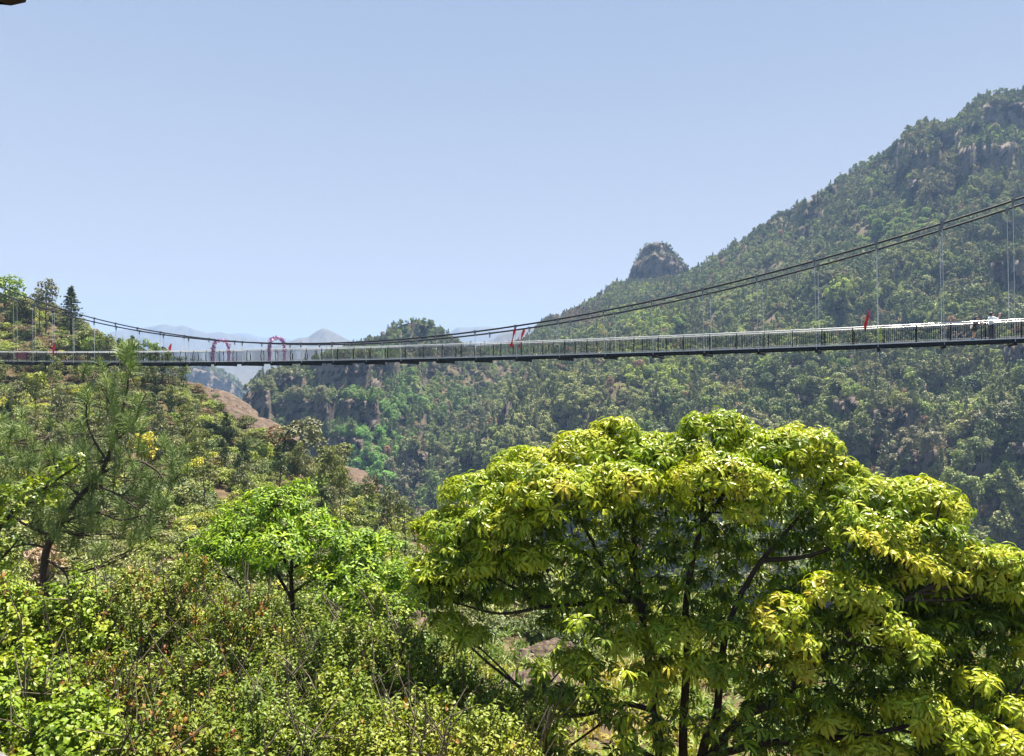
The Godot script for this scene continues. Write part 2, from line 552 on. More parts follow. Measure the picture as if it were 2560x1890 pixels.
	# far ranges, one behind the other
	var far := [
		["far_range", 3600.0, [[120, 860], [230, 846], [290, 826], [340, 822], [389, 814], [412, 810], [436, 816], [456, 813], [488, 824], [517, 833], [549, 830], [581, 836], [640, 848], [760, 870]]],
		["far_range", 4800.0, [[480, 850], [560, 838], [595, 832], [616, 832], [654, 844], [700, 842], [730, 851], [900, 862]]],
		["far_range", 2700.0, [[560, 900], [650, 872], [690, 862], [730, 851], [750, 844], [768, 844], [785, 831], [808, 820], [823, 825], [843, 835], [869, 849], [930, 866], [1040, 890]]],
		["far_range", 3800.0, [[1040, 870], [1100, 848], [1122, 833], [1142, 818], [1163, 819], [1198, 817], [1224, 817], [1261, 823], [1300, 822], [1400, 850]]],
		["far_range", 2300.0, [[1120, 890], [1180, 870], [1224, 853], [1253, 834], [1290, 827], [1343, 818], [1400, 812], [1500, 850]]]]
	for f in far:
		var top := []
		var mid_line := []
		var low_line := []
		for q in f[2]:
			top.append(Vector3(q[0], q[1], f[1]))
			mid_line.append(Vector3(q[0], lerpf(q[1], 930.0, 0.55), f[1] * 0.93))
			low_line.append(Vector3(q[0], 972.0, f[1] * 0.82))
		hill(f[0], [top, mid_line, low_line], f[2][0][0], f[2][-1][0], 6, 16, 0.012, 3.0, [], 200.0, 0.1)

# ================================================================ trees
var T := {}

func ball() -> Vector3:
	var u := rnd(-1, 1)
	var a := rnd(0, TAU)
	var s := sqrt(1 - u * u)
	return Vector3(s * cos(a), u, s * sin(a))

func card(mb: MB, at: Vector3, nn: Vector3, size: float, col: Color, slim := 0.55) -> void:
	# one clump of leaves: a small bent lozenge
	var t := nn.cross(ball())
	if t.length() < 1e-3:
		t = Vector3.RIGHT
	t = t.normalized() * size
	var b := nn.cross(t).normalized() * size * slim
	var f := nn * size * 0.28
	mb.tri(at - t - f, at + b, at + t - f, col)
	mb.tri(at - t - f, at + t - f, at - b, col)

func lobe(mb: MB, at: Vector3, r: Vector3, count: int, size: float, jitter: float, tone := 1.0, low := -0.45) -> void:
	for k in count:
		var d := ball()
		if d.y < low:
			d.y = -d.y
		var nn := (d / r * r.x + ball() * jitter + Vector3(0, 0.25, 0)).normalized()
		var s := tone * rnd(0.72, 1.25)
		card(mb, at + d * r * rnd(0.72, 1.06), nn, size * rnd(0.6, 1.25), Color(s * rnd(0.92, 1.08), s, s * rnd(0.85, 1.1)))

func broad_crown(lobes: int, radius: float, height: float, base: float, cards: int, size: float, jitter := 0.7) -> MB:
	var mb := MB.new()
	for k in lobes:
		var a := rnd(0, TAU)
		var h := rnd(0.0, 1.0)
		var spread := radius * sqrt(maxf(0.05, 1.0 - pow(absf(h - 0.35) * 1.35, 2.0))) * rnd(0.2, 0.75)
		var r := radius * rnd(0.32, 0.52)
		lobe(mb, Vector3(cos(a) * spread, base + h * height, sin(a) * spread), Vector3(r, r * rnd(0.65, 0.9), r), cards, size, jitter, rnd(0.8, 1.15))
	return mb

func trunk_mesh(height: float, r: float, limbs: int, m: Material, bend := 0.15, reach := 1.2) -> ArrayMesh:
	var mb := MB.new()
	var pts := []
	var rad := []
	var q := Vector3(0, -0.6, 0)
	for k in 7:
		pts.append(q)
		rad.append(r * (1.0 - 0.13 * k))
		q += Vector3(rnd(-bend, bend), (height + 0.6) / 6.0, rnd(-bend, bend))
	mb.tube(pts, rad, 6)
	for k in limbs:
		var i := 2 + (k % 4)
		var d := Vector3(rnd(-1, 1), rnd(0.5, 1.1), rnd(-1, 1)).normalized() * reach * rnd(0.6, 1.2)
		var p: Vector3 = pts[i]
		mb.tube([p, p + d * 0.5 + Vector3(0, -0.06, 0), p + d], [r * 0.42, r * 0.3, r * 0.12], 5)
	return mb.mesh(m)

func pine_crown(height: float, plates: int, cards: int, size: float, spread: float, low: float) -> MB:
	var mb := MB.new()
	for k in plates:
		var h := lerpf(low, 1.0, float(k) / (plates - 1))
		var w := spread * (1.12 - h) * rnd(0.75, 1.2) + 0.25
		for s in 3:
			var a := rnd(0, TAU)
			var at := Vector3(cos(a), 0, sin(a)) * w * rnd(0.25, 0.75) + Vector3(0, h * height + rnd(-0.2, 0.2), 0)
			lobe(mb, at, Vector3(w * 0.5, w * 0.2 + 0.12, w * 0.5), cards, size, 1.1, rnd(0.8, 1.15), -1.0)
	return mb

func join(crown: MB, height: float, r: float, col: Color) -> MB:
	crown.tube([Vector3(0, -0.8, 0), Vector3(0.06, height * 0.5, 0.04), Vector3(0, height, 0)], [r, r * 0.75, r * 0.3], 5, col)
	return crown

func make_tree_meshes() -> void:
	# woods on the far slopes: a crown and its trunk in one mesh each
	T.wood_broad = []
	for k in 4:
		T.wood_broad.append(join(broad_crown(9 + k, 2.3, 2.6, 1.9, 46, 0.34), 3.2, 0.14, Color(0.9, 0.7, 0.6)).mesh(M.forest_leaf))
	T.wood_pine = []
	for k in 3:
		T.wood_pine.append(join(pine_crown(6.2, 8, 13, 0.3, 1.9, 0.35), 6.2, 0.1, Color(1.3, 1.0, 0.9)).mesh(M.forest_leaf))
	T.wood_low = []
	for k in 3:
		T.wood_low.append(broad_crown(8, 1.15, 0.9, 0.3, 100, 0.1, 0.9).mesh(M.forest_leaf))
	# single trees, crown and trunk apart
	T.round_crown = []
	T.slim_crown = []
	T.pine_crown = []
	T.bush_crown = []
	for k in 3:
		T.round_crown.append(broad_crown(16, 2.6, 2.9, 1.9, 90, 0.24))
		T.slim_crown.append(broad_crown(15, 1.25, 2.5, 3.2, 30, 0.16, 1.0))
		T.pine_crown.append(pine_crown(6.6, 10, 26, 0.2, 2.0, 0.42))
		T.bush_crown.append(broad_crown(8, 0.8, 0.75, 0.25, 90, 0.085, 0.9))
	T.fir_crown = []
	var fir := MB.new()
	for k in 120:
		var u := k / 119.0
		var h := 1.3 + 6.0 * u + rnd(-0.2, 0.2)
		var w := (1.75 * (1.0 - u) + 0.15) * rnd(0.55, 1.15)
		var a := k * 2.4 + rnd(-0.4, 0.4)
		var d := Vector3(cos(a), -0.25, sin(a))
		lobe(fir, Vector3(0, h, 0) + d * w * 0.6, Vector3(w * 0.36 + 0.05, 0.13, w * 0.36 + 0.05), 16, 0.16, 1.0, rnd(0.75, 1.15), -1.0)
	T.fir_crown.append(fir)
	T.trunk_round = trunk_mesh(3.8, 0.16, 8, M.bark, 0.15, 1.5)
	T.trunk_slim = trunk_mesh(5.2, 0.075, 6, M.bark, 0.16, 1.0)
	T.trunk_pine = trunk_mesh(6.6, 0.11, 9, M.bark, 0.12, 1.0)
	T.trunk_fir = trunk_mesh(7.4, 0.13, 2, M.bark, 0.03, 0.4)
	T.trunk_bush = trunk_mesh(0.7, 0.03, 6, M.bark, 0.08, 0.5)
	# tints of single trees
	T.tint = {}
	for e in [["dark", 0.075, 0.115, 0.035], ["olive", 0.17, 0.19, 0.055], ["fresh", 0.21, 0.3, 0.05], ["lime", 0.3, 0.33, 0.04], ["yellow", 0.46, 0.40, 0.04], ["grey", 0.17, 0.175, 0.1], ["rust", 0.27, 0.16, 0.09], ["pine", 0.095, 0.13, 0.06], ["pale", 0.24, 0.26, 0.13]]:
		var m := leaf_mat("crown_" + e[0], 0.6, Color(0.65, 0.7, 0.3))
		m.albedo_color = Color(e[1], e[2], e[3]).linear_to_srgb()
		T.tint[e[0]] = m
	T.cache = {}

func crown_of(kind: String, v: int, tint: String) -> ArrayMesh:
	var key := "%s%d%s" % [kind, v, tint]
	if not T.cache.has(key):
		var list: Array = T[kind]
		T.cache[key] = list[v % list.size()].mesh(T.tint[tint])
	return T.cache[key]

func tree(called: String, kind: String, at: Vector3, size: float, tint: String, label: String, group := "", tall := 1.0, category := "tree") -> Node3D:
	var t := thing(called, at, label, category, group)
	t.rotation.y = rnd(0, TAU)
	t.scale = Vector3(size, size * tall, size)
	part("trunk", T["trunk_" + kind], t)
	part("crown", crown_of(kind + "_crown", rng.randi() % 3, tint), t)
	return t

func put(q: Vector3, s: float, tall := 1.0) -> Transform3D:
	return Transform3D(Basis(Vector3.UP, rnd(0, TAU)) * Basis.from_scale(Vector3(s, s * tall, s)), q)

# stands of one kind of growth that show on the slopes: place, extent, leaf colour, share
var stands := [
	[915, 1130, 85, 150, Color(0.16, 0.32, 0.06), 0.9], [1120, 1000, 70, 70, Color(0.13, 0.2, 0.06), 0.6], [1000, 1000, 60, 120, Color(0.14, 0.25, 0.07), 0.6], [1070, 960, 60, 60, Color(0.22, 0.27, 0.06), 0.5], [700, 960, 110, 40, Color(0.17, 0.17, 0.09), 0.6], [1010, 1190, 60, 60, Color(0.22, 0.18, 0.15), 0.7], [1030, 830, 60, 22, Color(0.24, 0.30, 0.08), 0.6],
	[1410, 1010, 210, 120, Color(0.27, 0.275, 0.11), 0.85], [1330, 1130, 130, 60, Color(0.24, 0.25, 0.1), 0.7], [1430, 800, 75, 30, Color(0.25, 0.16, 0.11), 0.8], [1650, 925, 150, 55, Color(0.33, 0.38, 0.06), 0.75], [1640, 815, 125, 28, Color(0.34, 0.38, 0.07), 0.8], [1930, 660, 180, 60, Color(0.22, 0.24, 0.13), 0.5], [2330, 430, 80, 90, Color(0.24, 0.19, 0.13), 0.75], [2250, 1110, 120, 95, Color(0.22, 0.19, 0.14), 0.8], [2400, 960, 150, 70, Color(0.23, 0.22, 0.11), 0.5], [1860, 760, 150, 60, Color(0.30, 0.32, 0.12), 0.5], [2300, 640, 150, 50, Color(0.25, 0.25, 0.10), 0.5], [1960, 960, 120, 60, Color(0.1, 0.14, 0.05), 0.6], [1600, 660, 200, 60, Color(0.12, 0.15, 0.07), 0.5], [2100, 530, 130, 60, Color(0.2, 0.2, 0.11), 0.5]]

func wood(called: String, label: String, points: Array, forest_palette: Array, size: Vector2, pine_share: float, low_share := 0.0) -> void:
	var group := Node3D.new()
	group.name = numbered(called)
	add_child(group)
	tag(group, label, "woodland", "", "stuff")
	var sets := []
	for k in 10:
		sets.append([[], []])
	for p in points:
		var q: Vector3 = p[0]
		var patch := noise.get_noise_3d(q.x * 0.018, q.y * 0.03, q.z * 0.018)
		var fine := rnd(-0.28, 0.28)
		var col: Color = pick(forest_palette, 0.42 + patch * 0.75 + fine)
		var brown := noise.get_noise_3d(q.x * 0.03 + 90.0, q.y * 0.04, q.z * 0.03) + rnd(-0.12, 0.12)
		col = col.lerp(Color(0.21, 0.175, 0.105), clampf(0.08 + brown * 1.6, 0.0, 0.7))
		for r in stands:
			var d := Vector2((p[1].x - r[0]) / r[2], (p[1].y - r[1]) / r[3]).length() + rnd(-0.35, 0.35)
			if d < 1.0:
				col = col.lerp(r[4] * rnd(0.75, 1.25), r[5] * smoothstep(1.0, 0.6, d))
		if rng.randf() < 0.03:
			col = Color(0.24, 0.14, 0.09)
		elif rng.randf() < 0.035:
			col = Color(0.33, 0.34, 0.2)
		col = col * rnd(0.95, 1.5)
		col.a = 1.0
		var k := 0
		var is_pine: bool = rng.randf() < pine_share + 0.5 * noise.get_noise_3d(q.x * 0.03 + 50, q.y * 0.03, q.z * 0.03)
		var s := rnd(size.x, size.y) * clampf(1.25 - (-q.z - 250.0) / 700.0, 0.75, 1.25) * (1.0 + 0.35 * noise.get_noise_3d(q.x * 0.05, 3.0, q.z * 0.05))
		if rng.randf() < low_share:
			k = 7 + rng.randi() % 3
		elif is_pine:
			k = 4 + rng.randi() % 3
			col = col.lerp(Color(0.115, 0.14, 0.07), 0.6)
		else:
			k = rng.randi() % 4
		sets[k][0].append(put(q - Vector3(0, 0.3, 0), s, rnd(0.85, 1.25)))
		sets[k][1].append(col)
	var meshes: Array = T.wood_broad + T.wood_pine + T.wood_low
	for k in 10:
		if sets[k][0].size():
			stuff("pine_tops" if k in [4, 5, 6] else "undergrowth" if k > 6 else "tree_tops", meshes[k], sets[k][0], sets[k][1], group)

var greens := [Color(0.07, 0.10, 0.03), Color(0.11, 0.15, 0.045), Color(0.16, 0.185, 0.07), Color(0.21, 0.24, 0.075), Color(0.28, 0.33, 0.08), Color(0.38, 0.42, 0.085)]
var dry_greens := [Color(0.09, 0.125, 0.04), Color(0.14, 0.175, 0.055), Color(0.21, 0.21, 0.075), Color(0.23, 0.28, 0.06), Color(0.36, 0.40, 0.07)]

func build_woods() -> void:
	var a := scatter(hills.mountain, 0.19, 0.33)
	# the trees of the near, lower part of the mountain that show largest stand as single trees
	var single := []
	var mass := []
	for p in a:
		var z: float = -p[0].z
		if z < 292.0 and p[1].x < 2600 and p[1].y < 1260 and p[1].x > 1180 and rng.randf() < 0.12 and single.size() < 120:
			single.append(p)
		else:
			mass.append(p)
	wood("mountain_wood", "dense mixed wood covering the large mountain across the ravine", mass, greens, Vector2(0.45, 1.15), 0.36, 0.3)
	for p in single:
		var q: Vector3 = p[0]
		var k := rng.randf()
		var tint: String = ["dark", "olive", "fresh", "grey", "pine"][rng.randi() % 5]
		if k < 0.62:
			tree("broadleaf_tree", "round", q - Vector3(0, 0.4, 0), rnd(0.8, 1.45), tint, "round %s broadleaf tree on the lower mountain slope under the bridge" % {"dark": "dark green", "olive": "olive green", "fresh": "fresh green", "grey": "grey green", "pine": "blackish green"}[tint], "%s broadleaf trees on the lower mountain slope" % tint)
		else:
			tree("mountain_pine", "pine", q - Vector3(0, 0.4, 0), rnd(0.85, 1.4), "pine", "tall open-crowned pine on the lower mountain slope under the bridge", "pines on the lower mountain slope")
	wood("hill_wood", "dense wood on the hill with grey cliffs behind the flower arches", scatter(hills.cliff_hill, 0.19, 0.36), [Color(0.09, 0.11, 0.045), Color(0.13, 0.155, 0.06), Color(0.14, 0.2, 0.055), Color(0.18, 0.26, 0.06), Color(0.27, 0.32, 0.075)], Vector2(0.45, 0.95), 0.22, 0.3)
	wood("dome_wood", "low scrub and trees on top of the steep rock dome", scatter(hills.rock_dome, 0.09, 0.74), greens, Vector2(0.4, 0.75), 0.15, 0.4)
	var caps := []
	for k in 110:
		caps.append([on_hill("rock_dome", rnd(1585, 1722), rnd(604, 662)), Vector2.ZERO, Vector3.UP])
	wood("dome_cap_wood", "small trees capping the steep rock dome", caps, greens, Vector2(0.4, 0.8), 0.15, 0.2)
	wood("valley_wood", "hazy wood on the low hill far down the valley", scatter(hills.valley_hill, 0.018, 0.4), greens, Vector2(1.1, 2.0), 0.2)

	# a stand of light green trees and a few that catch the eye on the mountain
	for e in [[1700, 962, 1.25, "lime", "bright lime green rounded tree on the mountain just under the bridge deck"], [1770, 925, 1.0, "yellow", "yellow green tree topping the bright clump under the bridge deck"], [1660, 905, 1.2, "fresh", "fresh green tree beside the bright clump under the bridge deck"], [2120, 940, 1.5, "fresh", "broad fresh green tree standing alone below the red flag"], [2440, 1010, 1.9, "dark", "largest dark round tree above the bare rock slab"], [2500, 1080, 1.8, "grey", "tall grey green tree beside the dark cliff at the ravine"], [1600, 945, 1.4, "rust", "leafless rusty brown tree among green ones on the mountain"], [2310, 1060, 1.3, "fresh", "pointed fresh green tree on top of the bare rock slab"]]:
		var q := on_hill("mountain", e[0], e[1])
		tree("broadleaf_tree", "round", q - Vector3(0, 0.5, 0), e[2] * 1.15, e[3], e[4])
	for k in 26:
		var x := rnd(2150, 2330)
		var q := on_hill("mountain", x, rnd(540, 600))
		tree("broadleaf_tree", "round", q - Vector3(0, 0.5, 0), rnd(1.0, 1.5), "fresh", "light green tree of the pale stand above the main cables", "pale stand above the main cables")
	for k in 22:
		var q := on_hill("mountain", rnd(1555, 1740), rnd(802, 836))
		tree("scrub_tree", "bush", q - Vector3(0, 0.5, 0), rnd(4.0, 6.5), ["lime", "fresh"][k % 2], "%s bush in the sunny clearing above the handrail" % ["lime green", "fresh green"][k % 2], "%s bushes in the sunny clearing" % ["lime", "fresh"][k % 2], 0.8, "bush")
	for k in 16:
		var q := on_hill("mountain", rnd(1630, 1790), rnd(895, 965))
		tree("broadleaf_tree", "round", q - Vector3(0, 0.5, 0), rnd(0.8, 1.3), ["lime", "fresh"][k % 2], "%s tree of the bright clump just under the deck" % ["lime green", "fresh green"][k % 2], "%s trees of the bright clump under the deck" % ["lime", "fresh"][k % 2])
	tree("cone_tree", "bush", on_hill("mountain", 1507, 866) - Vector3(0, 0.5, 0), 4.2, "yellow", "small yellow green cone shaped tree rising behind the handrail", "", 2.6)
	tree("cone_tree", "bush", on_hill("mountain", 1361, 856) - Vector3(0, 0.5, 0), 4.0, "lime", "small lime cone shaped tree behind the rail near the red ribbons", "", 1.8)
	build_left_hill()

func on_hill(called: String, x: float, y: float) -> Vector3:
	var info: Dictionary = hills[called]
	var best := 1e9
	var q := Vector3.ZERO
	for j in range(2, info.grid.size()):
		var line: PackedVector2Array = info.place[j]
		var i := clampi(int((x - line[0].x) / (line[1].x - line[0].x)), 0, line.size() - 1)
		var d := absf(line[i].y - y)
		if d < best:
			best = d
			q = info.grid[j][i]
	return q

func build_left_hill() -> void:
	# scrub that covers the near hill
	var where := [[], [], []]
	var cols := [[], [], []]
	var n := 0
	while n < 11000:
		var x := rnd(-700, 1500)
		var z := sqrt(rnd(26.0 * 26.0, 158.0 * 158.0))
		var q := ground_at(x, z)
		n += 1
		if x > 1000 and z > 90:
			continue
		var k := noise.get_noise_2d(q.x * 0.07, q.z * 0.07)
		if k < -0.26 and rng.randf() < 0.75:
			continue
		var v := rng.randi() % 3
		var s := rnd(0.5, 1.15) * (1.0 + k * 0.6)
		where[v].append(put(q - Vector3(0, 0.12, 0), s, rnd(0.7, 1.2)))
		var c: Color = pick(dry_greens, 0.45 + noise.get_noise_2d(q.x * 0.11 + 9, q.z * 0.11) * 0.7 + rnd(-0.3, 0.3))
		if rng.randf() < (0.06 if z < 100 or x > 260 else 0.3):
			c = Color(0.27, 0.19, 0.12)
		elif rng.randf() < 0.05:
			c = Color(0.42, 0.4, 0.05)
		c = c * rnd(0.8, 1.3)
		c.a = 1
		cols[v].append(c)
	var g := Node3D.new()
	g.name = "hillside_scrub"
	add_child(g)
	tag(g, "yellow green and brown scrub covering the hillside on the left", "scrub", "", "stuff")
	for v in 3:
		stuff("scrub", T.wood_low[v], where[v], cols[v], g)

	# single trees on it
	var slabs := [[[455, 112.0], [530, 108.0], [620, 101.0], [715, 92.0]], [[815, 84.0], [900, 78.0]]]
	for e in [[10, 132.0, "round", 1.35, "fresh", "leafy green tree topping the hill where the bridge lands"], [62, 130.0, "round", 1.0, "olive", "rounded olive tree beside the thin bare-stemmed trees on the hilltop"], [178, 128.0, "fir", 1.75, "pine", "dark pointed fir on the hilltop above the bridge"], [120, 126.0, "slim", 1.65, "grey", "tallest thin tree with sparse crown next to the fir"], [100, 127.0, "slim", 1.4, "grey", "thin sparse tree beside the tallest one near the fir"], [205, 118.0, "round", 0.85, "olive", "spreading brownish olive tree below the fir"], [240, 116.0, "round", 0.8, "fresh", "fresh green tree between the fir and the far haze"], [286, 112.0, "round", 0.65, "grey", "grey green airy tree over the handrail right of the fir"], [375, 112.0, "slim", 0.75, "grey", "small thin tree behind the second red flag"], [455, 106.0, "slim", 0.9, "grey", "thin tree at the end of the hillside behind the bridge railing"], [355, 62.0, "bush", 2.3, "yellow", "bright yellow flowering shrub on the hillside"], [752, 84.0, "round", 1.05, "grey", "broad grey brown oak at the foot of the bare rock slab"], [700, 86.0, "round", 0.8, "rust", "rusty leaved small tree beside the grey brown oak"], [835, 80.0, "round", 0.85, "olive", "olive tree beside the lower rock slab"], [330, 118.0, "pine", 0.8, "pine", "dark pine behind the second red flag"], [90, 88.0, "round", 0.8, "lime", "lime green tree just under the bridge by its landing"]]:
		var q := ground_at(e[0], e[1])
		tree({"fir": "fir_tree", "bush": "yellow_shrub", "slim": "thin_tree"}.get(e[2], "hill_tree"), e[2], q - Vector3(0, 0.1, 0), e[3], e[4], e[5], "", 0.66 if e[2] == "fir" else 1.0)
	for k in 26:
		var x := rnd(230, 475)
		var z := lerpf(121.0, 107.0, (x - 230) / 245.0) + rnd(-8, 4)
		if k % 3 == 0:
			tree("crest_pine", "pine", ground_at(x, z) - Vector3(0, 0.1, 0), rnd(0.5, 0.85), "pine", "dark pine on the hillside crest under the bridge", "pines on the crest under the bridge")
		else:
			tree("crest_tree", "slim", ground_at(x, z) - Vector3(0, 0.1, 0), rnd(0.65, 1.05), ["grey", "olive", "fresh"][k % 3], "thin-stemmed %s tree on the hillside crest under the bridge" % ["grey", "olive", "fresh green"][k % 3], "thin %s trees on the crest under the bridge" % ["grey", "olive", "fresh green"][k % 3])
	var kinds := [["slim", "grey", "thin_tree", "slender grey green tree with a bare lower stem"], ["slim", "olive", "thin_tree", "slender olive tree with a bare lower stem"], ["pine", "pine", "hill_pine", "open dark pine"], ["round", "olive", "hill_tree", "small rounded olive tree"], ["round", "fresh", "hill_tree", "small rounded fresh green tree"], ["bush", "lime", "hill_bush", "lime green bush"]]
	for k in 150:
		var x := rnd(-120, 1010) if k % 3 else rnd(-120, 500)
		var z := rnd(44, 122)
		var e: Array = kinds[[0, 0, 0, 1, 1, 2, 2, 3, 4, 5, 5][rng.randi() % 11]]
		if x > 440 and z > 78 - maxf(0.0, x - 600) * 0.04:
			z = rnd(44, 68)
		if x < 450 and z > 105 and e[0] in ["pine", "slim"]:
			z = rnd(50, 95)
		var q := ground_at(x, z)
		var s: float = {"slim": rnd(0.45, 0.8), "pine": rnd(0.4, 0.65), "round": rnd(0.3, 0.5), "bush": rnd(1.0, 1.7)}[e[0]]
		tree(e[2], e[0], q - Vector3(0, 0.1, 0), s, e[1], e[3] + " in the left hillside scrub", "left hillside: " + e[3], 1.25 if e[0] == "slim" else 1.0, "bush" if e[0] == "bush" else "tree")
	# bare rock slabs
	for i in 2:
		var line: Array = slabs[i]
		for k in line.size() - 1:
			var q := ground_at((line[k][0] + line[k + 1][0]) * 0.5, (line[k][1] + line[k + 1][1]) * 0.5)
			var q0 := ground_at(line[k][0], line[k][1])
			var q1 := ground_at(line[k + 1][0], line[k + 1][1])
			rock("rock_slab", q + Vector3(0, 0.5, 0), Vector3((q1 - q0).length() * 0.62, 1.1, 2.9), q1 - q0, ["smooth brown rock slab on the upper edge of the left hillside", "lower brown rock slab above the ravine"][i], "slabs of bare rock on the left hillside")
	for e in [[955, 24.0, 1.0, "brown boulder just right of the bright green tree"], [725, 19.0, 0.8, "grey boulder behind the bright green tree's trunk"], [690, 17.5, 0.7, "small boulder left of the bright green tree's trunk"], [1385, 24.0, 1.1, "rounded boulder seen below the glossy tree's left limbs"], [1000, 27.0, 1.2, "larger brown boulder between the bright green tree and the glossy tree"], [60, 92.0, 2.6, "large pale rock under the bridge landing"], [30, 86.0, 2.0, "lower pale rock under the bridge landing"], [1440, 30.0, 1.3, "far boulder behind the glossy tree's left trunk"], [1330, 19.0, 0.8, "near boulder under the glossy tree's lowest left limb"]]:
		var q := ground_at(e[0], e[1])
		rock("boulder", q - Vector3(0, 0.25 * e[2], 0), Vector3(1.2, 0.8, 0.9) * e[2], Vector3(1, rnd(-0.2, 0.2), rnd(-0.5, 0.5)), e[3], "boulders on the slope")

func rock(called: String, at: Vector3, r: Vector3, axis: Vector3, label: String, group: String) -> void:
	var sp := SphereMesh.new()
	sp.radial_segments = 56
	sp.rings = 30
	var arr := sp.get_mesh_arrays()
	var mb := MB.new()
	var v: PackedVector3Array = arr[Mesh.ARRAY_VERTEX]
	var off := rnd(0, 50)
	var shape := PackedVector3Array()
	for p in v:
		var d := p.normalized()
		var k := 1.0 + 0.35 * noise.get_noise_3d(d.x * 1.4 + off, d.y * 1.4, d.z * 1.4) + 0.14 * noise.get_noise_3d(d.x * 5 + off, d.y * 5, d.z * 5) + 0.05 * ridge_noise.get_noise_3d(d.x * 7 + off, d.y * 3, d.z * 2)
		shape.append(Vector3(d.x * r.x, d.y * r.y, d.z * r.z) * k)
		mb.c.append(pick([Color(0.12, 0.095, 0.085), Color(0.19, 0.15, 0.13), Color(0.27, 0.22, 0.19)], 0.5 + 0.9 * noise.get_noise_3d(d.x * 9, d.y * 2 + off, d.z * 3)))
	mb.v = shape
	mb.idx = arr[Mesh.ARRAY_INDEX]
	mb.n.resize(shape.size())
	for k in range(0, mb.idx.size(), 3):
		var a := shape[mb.idx[k]]
		var nn := (shape[mb.idx[k + 2]] - a).cross(shape[mb.idx[k + 1]] - a)
		for s in 3:
			mb.n[mb.idx[k + s]] += nn
	for k in mb.n.size():
		mb.n[k] = mb.n[k].normalized() if mb.n[k].length() > 0 else Vector3.UP
	var o := part(called, mb.mesh(M.rock), self)
	var x := axis.normalized()
	var z := x.cross(Vector3.UP).normalized()
	o.transform = Transform3D(Basis(x, z.cross(x), z), at)
	tag(o, label, "rock", group)

# ================================================================ the suspension bridge
# near hanger line: depth 66 - 0.5 X (hangers come out 4.0 m apart all along, which fixes the line)
const ACROSS := Vector3(0.4472, 0, -0.8944)
const ALONG := Vector3(0.8944, 0, 0.4472)

func deck_y(x: float) -> float:
	return 1.78 + 0.00026 * (x + 24.0) * (x + 24.0)

func cable_y(x: float) -> float:
	return 3.45 + 0.00316 * (x + 18.0) * (x + 18.0)

func station(x: float, off: float, y: float) -> Vector3:
	return Vector3(x, y, -(66.0 - 0.5 * x)) + ACROSS * off

